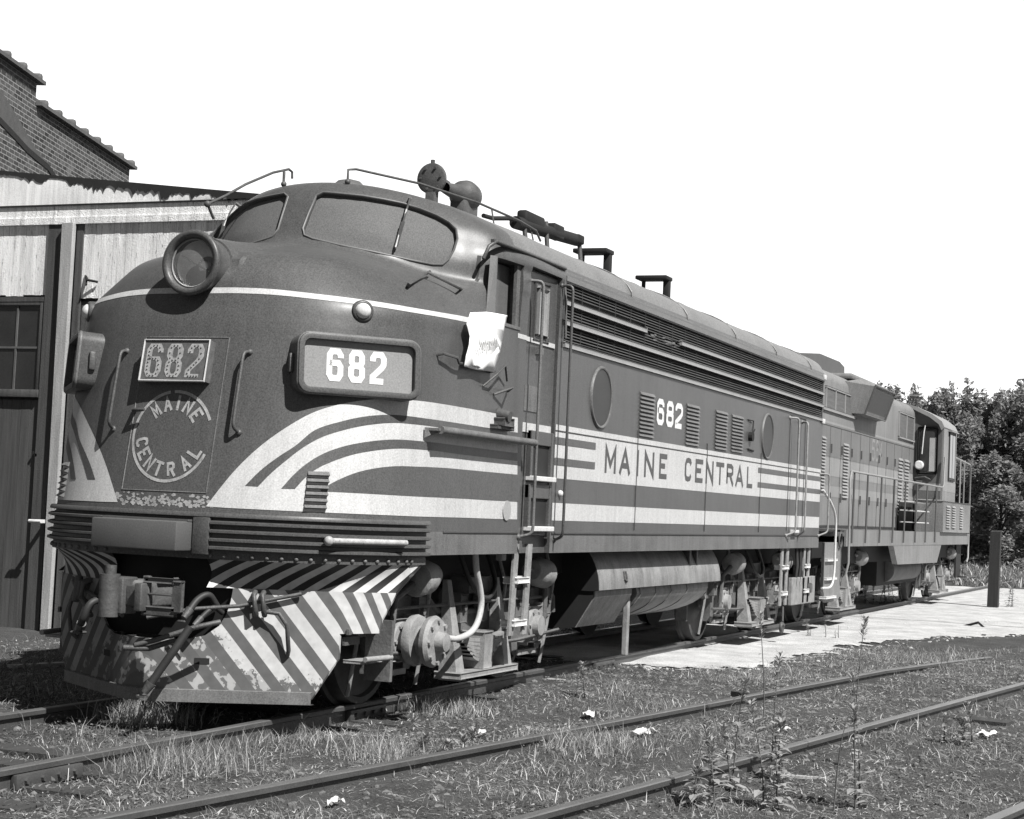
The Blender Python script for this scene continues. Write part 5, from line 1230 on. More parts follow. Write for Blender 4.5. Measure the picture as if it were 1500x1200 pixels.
g = MB(); boards(g, 2.3, 5.44, 3.76, 4.66, FX, rag=.03); g.build('upper_boards', BOARDW, shed)
g = MB(); boards(g, 5.93, 9.2, -.18, 2.58, FX+.02, .14); boards(g, 2.3, 5.44, -.18, 3.75, FX+.03, .14); g.box((FX+.05, 2.3, -.2), (FX+.12, 9.2, 4.7)); g.build('lower_boards', WOODR, shed)
g = MB(); g.box((FX-.05, 5.735, -.2), (FX, 5.93, 4.655)); g.box((FX-.04, 5.44, -.2), (FX-.001, 5.53, 4.655)); g.box((FX-.04, 5.93, 3.745), (FX-.002, 9.2, 3.80)); g.build('door_post', WOODR, shed)
g = MB(); g.add([(FX-.12, 5.55, -.12), (FX-.12, 5.655, -.12), (FX-.12, 5.69, 4.66), (FX-.12, 5.535, 4.66), (FX-.055, 5.55, -.12), (FX-.055, 5.655, -.12), (FX-.055, 5.69, 4.66), (FX-.055, 5.535, 4.66)], [(0,3,2,1),(4,5,6,7),(0,1,5,4),(1,2,6,5),(2,3,7,6),(3,0,4,7)]); g.build('pale_trim_board', WOODL, shed)
# windows
def shed_window(y0, y1, z0, z1, cols, rows_):
    g = MB(); fr = .06
    for a, b in (((FX-.035, y0-fr, z0-fr), (FX+.02, y0, z1+fr)), ((FX-.035, y1, z0-fr), (FX+.02, y1+fr, z1+fr)), ((FX-.035, y0, z1), (FX+.02, y1, z1+fr)), ((FX-.06, y0-fr, z0-fr-.03), (FX+.02, y1+fr, z0))): g.bbox(a, b, .006)
    w_ = g.build('window', WOODR, shed, smooth=40); g = MB()
    for i in range(1, cols): y = y0+(y1-y0)*i/cols; g.box((FX-.02, y-.012, z0), (FX+.01, y+.012, z1))
    for i in range(1, rows_): z = z0+(z1-z0)*i/rows_; g.box((FX-.021, y0, z-.012), (FX+.01, y1, z+.012))
    g.build('muntin', mat('muntin', .10, .8, .3) if 'muntin' not in bpy.data.materials else bpy.data.materials['muntin'], w_)
    g = MB(); g.box((FX-.006, y0, z0), (FX-.002, y1, z1)); g.build('pane', GLASSD, w_)
shed_window(6.00, 7.00, 2.70, 3.70, 3, 2); shed_window(7.4, 8.4, 2.70, 3.70, 3, 2); shed_window(4.2, 5.2, 2.7, 3.6, 3, 2)
# fascia and sloping flashing
rake = lambda y: 4.97+(y-3.55)*(.34/3.19)
g = MB(); g.box((FX-.055, 2.2, 4.665), (FX+.1, 9.3, 4.875)); g.box((FX-.07, 2.2, 4.655), (FX-.055, 9.3, 4.735)); g.build('fascia_board', BOARDW, shed)
g = MB(); g.box((FX-.075, 2.2, 4.872), (FX-.06, 9.3, 4.89)); g.build('fascia_seam', BLACK, shed)
g = MB(); n = 60; Yy = np.linspace(2.2, 9.3, n); g.grid([[(FX-.065+.02*math.sin(y*3)*t*(1-t), y, 4.885+(rake(y)-4.885)*t) for y in Yy] for t in np.linspace(0, 1, 6)]); g.build('roof_flashing', FASC, shed, smooth=50)
g = MB(); r5 = random.Random(4); top = []; bot = []
for y in np.linspace(2.2, 9.3, 260): k = max(0., .5+1.3*fbm(y*1.8, 3)) if y < 6.4 else .12; bot.append((FX-.075, y, rake(y)-.015-.11*k*r5.random()-.05*k)); top.append((FX-.075, y, rake(y)+.02))
g.grid([top, bot]); g.grid([top, [(a+3.6, b, c+.0) for a, b, c in top]]); g.build('tar_roof', mat('tar', .02, .8, .3), shed, fix=False)
g = MB(); g.box((FX+.1, 2.3, -.2), (10.2, 2.42, 4.7)); g.box((FX+.1, 9.1, -.2), (10.2, 9.2, 5.3)); g.box((10.1, 2.3, -.2), (10.2, 9.2, 4.9)); g.build('shed_wall', WOODR, shed)
for p in (F(52, 600+64), F(56, 600+67)): g = MB(); g.cyl((FX-.0, p.y, p.z), (FX-.05, p.y, p.z), .02, n=8); g.build('bolt_head', BLACK, shed)
g = MB(); P = [F(127, 405), F(136, 412), F(147, 414)]; g.tube([(FX-.02, P[0].y, P[0].z), (FX-.10, P[1].y, P[1].z), (FX-.05, P[2].y, P[2].z)], .016, 6); g.tube([(FX-.02, P[0].y-.02, P[0].z-.03), (FX-.12, P[1].y, P[1].z-.06)], .012, 6); g.build('iron_hook', BLACK, shed)
g = MB(); h = F(75, 764); g.cyl((FX-.25, h.y-.05, h.z), (FX-.25, h.y+.12, h.z), .02, n=10); g.box((FX-.25, h.y-.0, h.z-.02), (FX, h.y+.04, h.z+.02)); g.build('door_bar', BRIGHT, shed)

# ================================================================== BRICK BUILDING
E0 = Vector((18.7, 13.2, 0)); WD = Vector((.949, .314, 0)).normalized(); WN = Vector((WD.y, -WD.x, 0))
def onwall(px, py):
    d = ray(px, py); t = (E0-CAM).dot(WN)/d.dot(WN); p = CAM+d*t; return (p-E0).dot(WD), p.z
bk = thing('brick_building', 'old brick building with stepped parapet and tile coping rising behind the wooden shed', 'building', tuple(E0-WD*4))
ang = math.atan2(WD.y, WD.x)
def wobj(mb, name, m_, smooth=None, par=None):
    """geometry in wall space (along, out, up)"""
    o = mb.build(name, m_, None, smooth); o.parent = par or bk; p = E0-absloc(bk) if not par else Vector((0, 0, 0)); o.location = p; o.rotation_euler = (0, 0, ang if not par else 0); return o
bm_ = bpy.data.materials.new('brick'); bm_.use_nodes = True; n = bm_.node_tree.nodes; L = bm_.node_tree.links; b_ = n['Principled BSDF']; b_.inputs['Roughness'].default_value = .9
tc = n.new('ShaderNodeTexCoord'); s_ = n.new('ShaderNodeSeparateXYZ'); c_ = n.new('ShaderNodeCombineXYZ'); L.new(tc.outputs['Object'], s_.inputs[0]); L.new(s_.outputs[0], c_.inputs[0]); L.new(s_.outputs[2], c_.inputs[1])
br = n.new('ShaderNodeTexBrick'); br.inputs['Scale'].default_value = 1; br.inputs['Brick Width'].default_value = .215; br.inputs['Row Height'].default_value = .075; br.inputs['Mortar Size'].default_value = .0075; br.inputs['Mortar Smooth'].default_value = .2
br.inputs['Color1'].default_value = (.018,)*3+(1,); br.inputs['Color2'].default_value = (.085,)*3+(1,); br.inputs['Mortar'].default_value = (.30,)*3+(1,); L.new(c_.outputs[0], br.inputs['Vector'])
nz = n.new('ShaderNodeTexNoise'); nz.inputs['Scale'].default_value = 2.0; nz.inputs['Detail'].default_value = 12; nz.inputs['Roughness'].default_value = .85; L.new(tc.outputs['Object'], nz.inputs['Vector'])
mr = n.new('ShaderNodeMapRange'); mr.inputs[1].default_value = .52; mr.inputs[2].default_value = .62; mr.inputs[4].default_value = .85; L.new(nz.outputs['Fac'], mr.inputs[0])
mx = n.new('ShaderNodeMix'); mx.data_type = 'RGBA'; L.new(mr.outputs[0], mx.inputs[0]); L.new(br.outputs[0], mx.inputs[6]); mx.inputs[7].default_value = (.19, .19, .19, 1); L.new(mx.outputs[2], b_.inputs['Base Color'])
bp = n.new('ShaderNodeBump'); bp.inputs['Strength'].default_value = .6; bp.inputs['Distance'].default_value = .01; L.new(br.outputs['Fac'], bp.inputs['Height']); bp.invert = True; L.new(bp.outputs[0], b_.inputs['Normal'])
a1, z1 = onwall(190, 246); a2, z2 = onwall(52, 154); a2b, z2b = onwall(52, 120); a3, z3 = onwall(0, 84)
z1 = (z1+z2)/2; z2b = (z2b+z3)/2
def wmb(poly, y0, y1): g = MB(); g.xz(poly, y0, y1); return g
wobj(wmb([(-16, -.2), (a1, -.2), (a1, z1), (a2, z1), (a2, z2b), (-16, z2b)], 0, .35), 'brick_wall', bm_)
wobj(wmb([(-16, -.2), (a1, -.2), (a1, z1), (-16, z1)], .35, 7), 'brick_body', bm_)
COP = mat('coping_tile', .10, .7, .25, (6, 6, 6))
for x0, x1, z in ((a2+.02, a1+.18, z1), (-10, a2+.16, z2b)):
    g = MB(); g.xz([(x0, z), (x1, z), (x1, z+.06), (x0, z+.06)], -.10, .45); g.xz([(x0, z+.06), (x1, z+.06), (x1, z+.13), (x0, z+.13)], .02, .33); cpn = wobj(g, 'coping', COP)
    g = MB(); x = x1-.15
    while x > x0: g.bbox((x-.12, -.11, z+.0), (x, .46, z+.15), .05); x -= .70
    wobj(g, 'coping_joint', COP, 45, cpn)
# an older roof line still shows as a tarred scar on the wall
sc = [onwall(*p) for p in ((-20, 160), (0, 172), (22, 195), (40, 215), (55, 228), (70, 240), (85, 262))]
g = MB(); g.grid([[(a, -.012, z) for a, z in sc], [(a-.02, -.012, z-.10) for a, z in sc]]); g.grid([[(a, -.006, z+.40*max(.0, 1-max(0, i-1)/3.4)+.01) for i, (a, z) in enumerate(sc)], [(a, -.006, z) for a, z in sc]]); g.mi = [0]*(len(sc)-1)+[1]*(len(sc)-1)
wobj(g, 'old_roof_line', [BLACK, mat('tar_scar', .09, .9, .25)])

# ================================================================== POST, SCRAP, WIRE
pc = on(2, -.15, 1454, 894); g = MB(); g.add([(pc.x-.12, pc.y-.11, -.3), (pc.x+.12, pc.y-.11, -.3), (pc.x+.12, pc.y+.11, -.3), (pc.x-.12, pc.y+.11, -.3), (pc.x-.10, pc.y-.13, 1.52), (pc.x+.12, pc.y-.13, 1.55), (pc.x+.12, pc.y+.08, 1.54), (pc.x-.10, pc.y+.08, 1.51)], [(0,3,2,1),(4,5,6,7),(0,1,5,4),(1,2,6,5),(2,3,7,6),(3,0,4,7)])
tag(g.build('wooden_post', mat('old_post', .022, .9, .35, (12, 12, 1), bump=.5, streak=.3), None), 'thick dark wooden post standing on the pale gravel near the right edge', 'post')
g = MB(); P = [on(2, -.11, 1410, 918), on(2, -.02, 1433, 912), on(2, -.11, 1443, 921), on(2, -.11, 1412, 920)]; g.tube(P, .022, 6); tag(g.build('bent_rod', BLACK, None), 'bent dark iron rod lying on the gravel between the post and the rear truck', 'scrap iron')
g = MB(); P = [CAM+ray(px, py)*78+Vector((0, 0, 0)) for px, py in ((1120, 583), (1250, 581), (1380, 579), (1500, 578), (1640, 577))]; g.tube(P, .008, 5); tag(g.build('overhead_wire', mat('wire', .35, .6), None), 'thin overhead wire crossing in front of the trees at the right', 'wire')

# ================================================================== PLANTS
def mk_leaf(name, v, tr=.25):
    m = mat(name, v, .7, .35, (3, 3, 3)); n = m.node_tree.nodes; L = m.node_tree.links; b = n['Principled BSDF']; out = n['Material Output']
    t = n.new('ShaderNodeBsdfTranslucent'); t.inputs[0].default_value = (v*1.3,)*3+(1,); mx = n.new('ShaderNodeMixShader'); mx.inputs[0].default_value = tr; L.new(b.outputs[0], mx.inputs[1]); L.new(t.outputs[0], mx.inputs[2]); L.new(mx.outputs[0], out.inputs[0]); return m
LEAF = mk_leaf('tree_leaf', .24, .35); GRASS = mk_leaf('grass_blade', .20, .3); STRAW = mk_leaf('dry_straw', .55, .2); WEED = mk_leaf('weed_leaf', .33, .35); SEED = mk_leaf('seed_head', .30, .2); STEM = mat('stem', .10, .8, .3)
BARK = mat('bark', .06, .9, .3, (8, 8, 2), bump=.5)
nr = np.random.RandomState(5)
def blades(name, xs, ys, zs, hs, ws, lean, mats, mi, lie=None):
    """curved two-segment blades"""
    N = len(xs); a = nr.uniform(0, 2*np.pi, N); ux, uy = np.cos(a), np.sin(a); b = nr.uniform(0, 2*np.pi, N); lx, ly = np.cos(b)*lean*hs, np.sin(b)*lean*hs
    up = hs*np.sqrt(np.maximum(0.02, 1-lean**2)) if lie is None else lie*hs
    V = np.zeros((N, 5, 3)); w2 = ws/2
    for k, (t, wd) in enumerate(((0, 1), (.55, .8), (1, 0))):
        cx, cy, cz = xs+lx*t*t, ys+ly*t*t, zs+up*(t-.12*t*t)
        if k < 2: V[:, 2*k] = np.stack([cx-ux*w2*wd, cy-uy*w2*wd, cz], 1); V[:, 2*k+1] = np.stack([cx+ux*w2*wd, cy+uy*w2*wd, cz], 1)
        else: V[:, 4] = np.stack([cx, cy, cz], 1)
    me = bpy.data.meshes.new(name); base = (np.arange(N)*5)[:, None]
    me.vertices.add(N*5); me.vertices.foreach_set('co', V.reshape(-1).astype(np.float32))
    lp = np.concatenate([base+np.array([[0, 1, 3, 2]]), base+np.array([[2, 3, 4]])], axis=1).reshape(-1)
    me.loops.add(N*7); me.loops.foreach_set('vertex_index', lp.astype(np.int32)); me.polygons.add(N*2)
    ls = np.stack([np.arange(N)*7, np.arange(N)*7+4], 1).reshape(-1); me.polygons.foreach_set('loop_start', ls.astype(np.int32))
    me.polygons.foreach_set('loop_total', np.tile([4, 3], N).astype(np.int32))
    for m_ in mats: me.materials.append(m_)
    me.polygons.foreach_set('material_index', np.repeat(mi, 2).astype(np.int32)); me.update(calc_edges=True); me.validate()
    o = bpy.data.objects.new(name, me); COL.objects.link(o); return o
def scatter(n, x0, x1, y0, y1, dens, off=None):
    xs = nr.uniform(x0, x1, n); ys = nr.uniform(y0, y1, n)
    if off is not None: k_ = sdfv(xs, ys) < off; xs, ys = xs[k_], ys[k_]
    # only where the picture can show it
    dx, dy = xs-CAM.x, ys-CAM.y; fz = dx*CF.x+dy*CF.y; fr = dx*CR.x+dy*CR.y; k_ = np.abs(fr) < fz*.36+.5; xs, ys = xs[k_], ys[k_]
    keep = np.array([dens(x, y) for x, y in zip(xs, ys)]) > nr.uniform(0, 1, len(xs)); return xs[keep], ys[keep]
def railgap(x, y):
    for yr in (-.7525, .7525, track2(x), track2(x)-1.52, -5.84-.17*x):
        if abs(y-yr) < .055: return 0.
    return 1.
def dgrass(x, y):
    r_ = railgap(x, y)
    if r_ == 0: return 0
    k = .5+1.5*fbm(x*.75, y*.75, 11)
    if -.75 < y < 1.0 and x > .6: k *= .08
    if y > .8: k *= .6
    t2 = track2(x)
    if t2-1.6 < y < t2-.1: k *= (.75 if x < 3.5 else .28)
    if y < t2-1.6: k *= (.9 if x < 0 else .38)
    if x > 3 and y > -1.7: k *= .45
    return max(.02, min(1, k))
xs, ys = scatter(300000, -3.6, 15, -8, 5.2, dgrass, -.05); zs = np.array([groundz(x, y) for x, y in zip(xs, ys)])-.01; N = len(xs)
tuft = np.array([max(0, fbm(x*1.6, y*1.6, 21)) for x, y in zip(xs, ys)]); hs = (.025+.07*nr.rand(N)**2+.26*tuft*nr.rand(N)); mi = (nr.rand(N) < .22).astype(int)
tag(blades('grass', xs, ys, zs, hs, .003+.004*nr.rand(N), .35+.6*nr.rand(N), [GRASS, STRAW], mi), 'rough grass and dry stalks growing between the rails in the foreground', 'grass', kind='stuff')
xs, ys = scatter(190000, -3.6, 14, -8, 5.2, lambda x, y: 0 if railgap(x, y) == 0 else (.25+.9*max(0, .4+fbm(x*1.1, y*1.1, 31)))*(1 if y < -.9 else .25), 0); zs = np.array([groundz(x, y) for x, y in zip(xs, ys)])+.006; N = len(xs)
tag(blades('straw_litter', xs, ys, zs, .025+.12*nr.rand(N)**2, .003+.006*nr.rand(N)**2, np.full(N, .95), [STRAW, GRASS], (nr.rand(N) < .45).astype(int), lie=.03+.22*nr.rand(N)), 'dry straw and dead leaves littering the dirt between the rails', 'litter', kind='stuff')
xs, ys = scatter(60000, 41, 95, -22, 14, lambda x, y: 1, -.5); N = len(xs)
tag(blades('field_grass', xs, ys, np.full(N, -.25), .22+.35*nr.rand(N), .03+.03*nr.rand(N), .2+.5*nr.rand(N), [mk_leaf('field_blade', .16, .3), STRAW], (nr.rand(N) < .25).astype(int)), 'pale rough grass of the field beyond the gravel yard', 'grass', kind='stuff')
xs, ys = scatter(120000, -3.4, 13, -8, 4, lambda x, y: 0 if railgap(x, y) == 0 or (abs(y) < .8 and x > .5) else max(0, .1+1.6*fbm(x*.9, y*.9, 51)), -.1); N = len(xs); zs = np.array([groundz(x, y) for x, y in zip(xs, ys)])+.004+.05*nr.rand(N)**2
tag(blades('ground_cover', xs, ys, zs, .014+.028*nr.rand(N), .010+.014*nr.rand(N), np.full(N, .9), [mk_leaf('cover_leaf', .14, .3), mk_leaf('cover_pale', .34, .3)], (nr.rand(N) < .25).astype(int), lie=.1+.5*nr.rand(N)), 'low broad-leaved ground cover and moss between the rails', 'ground cover', kind='stuff')
# pebbles and cinders
def stones(name, n, x0, x1, y0, y1, dens, smin, smax, mt, label, zoff=.0):
    xs, ys = scatter(n, x0, x1, y0, y1, dens); bm = bmesh.new(); bmesh.ops.create_icosphere(bm, subdivisions=1, radius=1); bv = np.array([v.co[:] for v in bm.verts]); bf = np.array([[v.index for v in f.verts] for f in bm.faces]); bm.free()
    N = len(xs); sc_ = smin+(smax-smin)*nr.rand(N)**3; V = bv[None]*sc_[:, None, None]*nr.uniform(.6, 1.3, (N, 1, 3)); V = V*nr.uniform(.8, 1.15, (N, len(bv), 1)); V[:, :, 2] *= .7; zs = np.array([groundz(x, y) for x, y in zip(xs, ys)])
    V += np.stack([xs, ys, zs+zoff], 1)[:, None]; F_ = (bf[None]+(np.arange(N)*len(bv))[:, None, None]).reshape(-1, 3)
    me = bpy.data.meshes.new(name); me.from_pydata(V.reshape(-1, 3).tolist(), [], F_.tolist()); me.materials.append(mt); o = bpy.data.objects.new(name, me); COL.objects.link(o); tag(o, label, 'stones', kind='stuff')
stones('cinders', 16000, -3, 14, -7.5, 5, lambda x, y: 0 if sdf(x, y, PAD) > 0 else 1,   .006, .035, mat('cinder', .13, .9, .8, (9, 9, 9)), 'dark cinders and small stones scattered over the dirt between the rails')
stones('gravel_stones', 16000, 7.5, 26, -7, .2, lambda x, y: .5 if sdf(x, y, PAD) > .05 else max(0, 1+sdf(x, y, PAD)/.55)**2, .006, .03, mat('pale_stone', .42, .9, .4, (9, 9, 9)), 'loose pale stones on the gravel yard', .0)

# ---- tall weeds, each its own plant
def leaf(mb, p, d, up, L_, w_):
    d = Vector(d).normalized(); s_ = d.cross(Vector((0, 0, 1))).normalized(); p = Vector(p); rows_ = []
    for t in (0, .3, .65, 1.): c = p+d*L_*t+Vector((0, 0, up*L_*t-.9*L_*t*t*.6)); k = w_*math.sin(math.pi*min(.97, t*.9+.06)); rows_.append([c-s_*k, c+Vector((0, 0, -.15*w_)), c+s_*k])
    mb.grid(rows_)
def weed(name, label, x, y, h, nl, lL, lw, seed, spike=0., stems=1, cat='weed'):
    r_ = random.Random(seed); z0 = groundz(x, y)-.02; g = MB(); lf = MB(); sh = MB()
    for q in range(stems):
        a = r_.uniform(0, 6.28); hh = h*(1 if q == 0 else r_.uniform(.5, .9)); lean = r_.uniform(.03, .12)*hh*(1 if stems == 1 else 2); bx, by = x+r_.uniform(-.04, .04)*stems, y+r_.uniform(-.04, .04)*stems
        P = [Vector((bx+lean*math.cos(a)*t*t+.015*math.sin(6*t+q), by+lean*math.sin(a)*t*t, z0+hh*t)) for t in np.linspace(0, 1, 9)]
        g.tube(P, lambda t: .006*(1-.6*t), 5)
        for i in range(nl):
            t = .08+.85*i/nl; c = P[0].lerp(P[0], 0); k = t*8; i0 = int(k); c = P[i0].lerp(P[min(8, i0+1)], k-i0); az = r_.uniform(0, 6.28); s = (1-.55*t)*r_.uniform(.7, 1.2)
            leaf(lf, c, (math.cos(az), math.sin(az), 0), r_.uniform(.2, .9), lL*s*.9, lw*s*1.7)
        if spike:
            for i in range(46): t = 1-spike*r_.random()**1.2; k = min(7.99, t*8); i0 = int(k); c = P[i0].lerp(P[i0+1], k-i0); az = r_.uniform(0, 6.28); rr = .035*r_.random()+.008; lf.cur = 1; leaf(lf, c+Vector((math.cos(az), math.sin(az), 0))*rr*.3, (math.cos(az), math.sin(az), .6), .8, .022+.02*r_.random(), .007); lf.cur = 0
    o = g.build(name, STEM, None); lf.build('leaves', [WEED, SEED], o, fix=False); return tag(o, label, cat)
def wp_(px, py): p = on(2, -.15, px, py); return p.x, p.y
weed('tall_weed', 'tall thin weed with a bushy seed head, standing against the pale gravel yard', *wp_(1113, 1072), .92, 12, .10, .010, 1, .22)
weed('tall_weed', 'tall sparse weed rising across the gravel yard, right of the seed-headed one', *wp_(1243, 1130), 1.05, 14, .09, .013, 2, .12)
weed('leafy_weed', 'large leafy weed at the bottom edge, directly under the tall seed-headed weed', *wp_(1125, 1195), .62, 20, .15, .020, 3, .1, 3)
weed('leafy_weed', 'leafy upright weed at the bottom, right of the biggest leafy clump', *wp_(1245, 1190), .80, 18, .12, .016, 4, .15, 2)
weed('leafy_weed', 'broad leafy weed clump growing over the rail at the bottom centre right', *wp_(1085, 1165), .75, 16, .12, .018, 5, .2, 2)
weed('curved_weed', 'dark arching stalk at the bottom edge between the leafy weeds', *wp_(1216, 1198), .55, 3, .06, .006, 6)
weed('leafy_weed', 'leafy weed at the bottom edge left of the biggest clump, in front of the rail', *wp_(1040, 1192), .45, 22, .13, .018, 21, .2, 3)
weed('leafy_weed', 'tall leafy weed leaning over the rail, between the biggest clump and the seed-headed weed', *wp_(1150, 1150), .85, 26, .11, .015, 22, .2, 2)
weed('leafy_weed', 'low bushy weed beside the crumpled paper near the lower right corner', *wp_(1395, 1100), .34, 16, .10, .015, 7, .3, 4)
weed('leafy_weed', 'spindly weed on the gravel below the gap between the locomotives, left one of two', *wp_(1192, 938), .30, 8, .08, .010, 8, 0, 3)
weed('leafy_weed', 'spindly weed on the gravel below the gap between the locomotives, right one of two', *wp_(1220, 940), .32, 8, .08, .010, 9, 0, 3)
weed('leafy_weed', 'small weed growing against the foot of the dark wooden post', *wp_(1473, 893), .7, 14, .16, .02, 10, .2, 5)
weed('scrubby_weed', 'scrubby weed bush against the truck of the second locomotive', *wp_(1290, 890), .8, 26, .16, .012, 11, .3, 9)
weed('leafy_weed', 'grassy weed clump at the left edge in front of the shed', *wp_(35, 1030), .38, 14, .12, .008, 12, .3, 7)
weed('leafy_weed', 'weed clump leaning beside the second rail in the centre foreground', *wp_(640, 1120), .26, 16, .10, .007, 13, .3, 7)
weed('leafy_weed', 'weed with pale leaves in the middle foreground below the fuel tank', *wp_(868, 1030), .30, 12, .09, .009, 14, .2, 3)
def tuft(name, label, x, y, n, h, spread, seed, mats, pale):
    r_ = np.random.RandomState(seed); global nr; keep = nr; nr = r_; n = int(n*2.6); spread *= 1.25
    xs = x+r_.normal(0, spread, n); ys = y+r_.normal(0, spread, n); zs = np.array([groundz(a, b) for a, b in zip(xs, ys)])-.01
    o = blades(name, xs, ys, zs, h*(.35+.65*r_.rand(n)), .0025+.003*r_.rand(n), .15+.7*r_.rand(n), mats, (r_.rand(n) < pale).astype(int)); nr = keep; return tag(o, label, 'grass tuft')
tuft('grass_tuft', 'bushy spiked grass tuft right under the centre of the striped pilot', *wp_(215, 1066), 420, .33, .13, 1, [GRASS, STRAW], .45)
tuft('grass_tuft', 'soft pale grass tuft on the near side of the rail below the front truck', *wp_(655, 1045), 500, .24, .16, 2, [GRASS, STRAW], .35)
tuft('grass_tuft', 'dense grass tuft in the left foreground between the first two rails', *wp_(240, 1130), 700, .28, .22, 3, [GRASS, STRAW], .2)
tuft('grass_tuft', 'grass tuft at the bottom centre in front of the second rail', *wp_(560, 1120), 300, .26, .12, 4, [GRASS, STRAW], .4)
tuft('grass_tuft', 'wispy grass tuft between the rails below the word on the side of the locomotive', *wp_(850, 1110), 500, .2, .2, 5, [GRASS, STRAW], .3)
# litter
def scrap(label, px, py, w_, h, seed, mt=TAPE):
    r_ = random.Random(seed); p = on(2, -.12, px, py); n = 7; ph = [r_.uniform(0, 6) for _ in range(4)]
    g = MB(); g.grid([[(p.x+w_*(i/n-.5)*(1-.35*abs(j/n-.5)*2*r_.random())+.01*math.sin(ph[0]+j), p.y+h*(j/n-.5)*(.6+.4*math.sin(ph[1]+i*.6)**2), groundz(p.x, p.y)+.035+.010*math.sin(ph[2]+i*1.1)+.012*math.sin(ph[3]+j*1.3+i*.7)+.010*r_.random()) for j in range(n+1)] for i in range(n+1)])
    tag(g.build('paper_scrap', mt, None, fix=False), label, 'paper scrap')
scrap('white paper scrap beside the rail near the right edge, left of the crumpled one', 1328, 1062, .16, .14, 1)
scrap('large crumpled white paper among the weeds near the right edge', 1448, 1083, .20, .20, 2)
scrap('crumpled pale paper lying on the near side of the far rail below the fuel tank', 863, 1051, .22, .10, 3, mat('grey_paper', .5, .8, .3))
scrap('flat pale scrap on the dirt just above the right-hand rail', 1145, 1079, .30, .10, 4, bpy.data.materials['grey_paper'])
scrap('pale torn scrap lying between the two weedy rails, below the seed-headed weed', 945, 1085, .26, .14, 5, bpy.data.materials['grey_paper'])
scrap('small pale scrap in the grass below the first ladder', 705, 1081, .16, .05, 6, bpy.data.materials['grey_paper'])
scrap('pale scrap at the bottom edge in the lower centre', 490, 1192, .16, .06, 7, bpy.data.materials['grey_paper'])

# ---- trees beyond the yard
def tree_mesh(seed, h, rad):
    r_ = np.random.RandomState(seed); rr = random.Random(seed); tr = MB(); tr.tube([(0, 0, -.3), (.05, 0, h*.3), (-.05, .1, h*.7)], lambda t: .16*(1-.7*t), 8)
    lobes = []
    for i in range(34):
        t = rr.uniform(.06, .98); a = rr.uniform(0, 6.28); k = rad*math.sqrt(max(.05, 1-(max(0, t-.35)/.65)**1.6))*rr.uniform(.35, 1.0); c = Vector((k*math.cos(a), k*math.sin(a), h*t))
        if i < 26: tr.tube([(0, 0, h*t*.6), c*.6+Vector((0, 0, h*t*.3)), c], lambda u: .05*(1-.8*u), 5)
        lobes.append((c, rr.uniform(.5, 1.0)*rad*.42, rr.uniform(1.0, 1.9)))
    for i in range(10):  # upright leafy shoots along the top
        a = rr.uniform(0, 6.28); k = rad*rr.uniform(0, .8); lobes.append((Vector((k*math.cos(a), k*math.sin(a), h*rr.uniform(.86, 1.0))), rad*.17, 3.4))
    P = []; M_ = 240
    for c, r0, st in lobes:
        m_ = int(M_*(r0/(rad*.3))**1.2)+70; d = r_.normal(size=(m_, 3)); d /= np.linalg.norm(d, axis=1)[:, None]; q = r0*r_.rand(m_, 1)**.45; p = d*q; p[:, 2] *= st; P.append(p+np.array(c))
    P = np.concatenate(P); P = P[P[:, 2] > .1]; N = len(P); s = .07+.11*r_.rand(N); n1 = r_.normal(size=(N, 3)); n1[:, 2] += .8; n1 /= np.linalg.norm(n1, axis=1)[:, None]
    u = np.cross(n1, r_.normal(size=(N, 3))); u /= np.linalg.norm(u, axis=1)[:, None]; v = np.cross(n1, u)
    V = np.stack([P-u*s[:, None]*1.3, P-v*s[:, None]*.6, P+u*s[:, None]*1.3, P+v*s[:, None]*.6], 1).reshape(-1, 3)
    me = bpy.data.meshes.new('crown'); me.from_pydata(V.tolist(), [], (np.arange(N)[:, None]*4+np.arange(4)).tolist()); me.materials.append(LEAF); return me, tr
TM = [tree_mesh(k, h, r_) for k, h, r_ in ((1, 10.0, 2.3), (2, 10.0, 2.7), (3, 10.0, 2.0))]
trunks = []
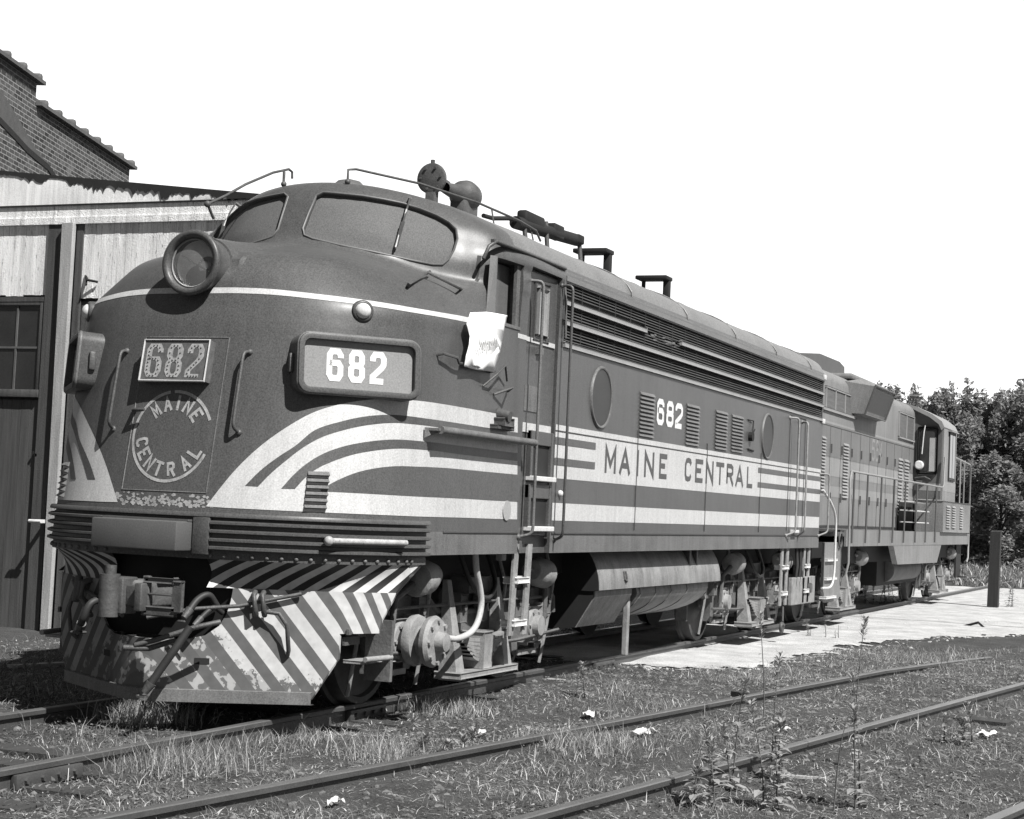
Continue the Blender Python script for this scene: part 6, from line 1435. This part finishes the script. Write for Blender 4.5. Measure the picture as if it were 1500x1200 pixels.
def tree(label, px, ptop, dist, kind, rot, rad=1.):
    base = CAM+ray(px, 780)*dist; x, y = base.x, base.y; topz = (CAM+ray(px, ptop+22)*dist).z; sc_ = (topz+.3)/10.2
    t = thing('tree', label, 'tree', (x, y, -.3), 'trees beyond the gravel yard'); t.scale = (sc_*rad, sc_*rad, sc_); t.rotation_euler = (0, 0, rot)
    me, tr = TM[kind]; c = bpy.data.objects.new('crown', me); COL.objects.link(c); c.parent = t
    if len(trunks) <= kind or trunks[kind] is None:
        while len(trunks) <= kind: trunks.append(None)
        o = tr.build('trunk', BARK, None, smooth=50); trunks[kind] = o.data; o.parent = t
    else: o = bpy.data.objects.new('trunk', trunks[kind]); COL.objects.link(o); o.parent = t
tree('sparse tree top showing just above the brake blister of the second locomotive', 1290, 556, 92, 2, .3, .8)
tree('leafy tree between the brake blister and the cab roof of the second locomotive', 1335, 566, 86, 0, 1.2, .9)
tree('tall leafy tree rising behind the cab of the second locomotive', 1385, 560, 84, 1, 2.2)
tree('lower tree filling the dip in the treetops between the cab and the right edge', 1422, 600, 80, 0, 3.1, 1.1)
tree('upright spiky-topped tree directly above the dark wooden post', 1448, 566, 83, 2, .9, .9)
tree('dense tree with spiky top at the right edge of the picture', 1487, 560, 80, 1, 4.0)
tree('rightmost tree, its crown cut by the picture edge', 1530, 575, 78, 0, 5.0, 1.1)
tree('low bushy tree behind the rear railing of the second locomotive', 1405, 660, 76, 1, .4, 1.5)
tree('low bushy tree behind the wooden post, its foliage down to the grass', 1465, 655, 74, 0, 1.9, 1.6)

# chipped paint along the foot of the nose door
g = MB(); r6 = random.Random(12)
for i in range(150):
    y = r6.uniform(-.42, .40); z = 1.475+.085*r6.random()**1.4; q = []
    k = r6.uniform(.004, .014)
    for a_ in range(5): t = a_*1.257+r6.uniform(-.3, .3); q.append(front(y+k*1.6*math.cos(t), z+k*math.sin(t), .002))
    g.add(q, [(0, 1, 2, 3, 4)])
g.build('paint_chips', mat('chips', .30, .7, .4, (9, 9, 9)), loco, fix=False)
tr0 = bpy.data.objects['railway_track']
for x in (2.35, 7.9, -1.6):
    for y in (-.80,):
        g = MB(); g.bbox((x-.3, y-.012, -.125), (x+.3, y+.035, -.04), .006)
        for k in range(4): g.cyl((x-.22+.147*k, y-.03, -.08), (x-.22+.147*k, y, -.08), .018, n=6)
        o = g.build('joint_bar', RAILM, None, smooth=40); o.parent = tr0; o.location = -Vector(tr0.location)
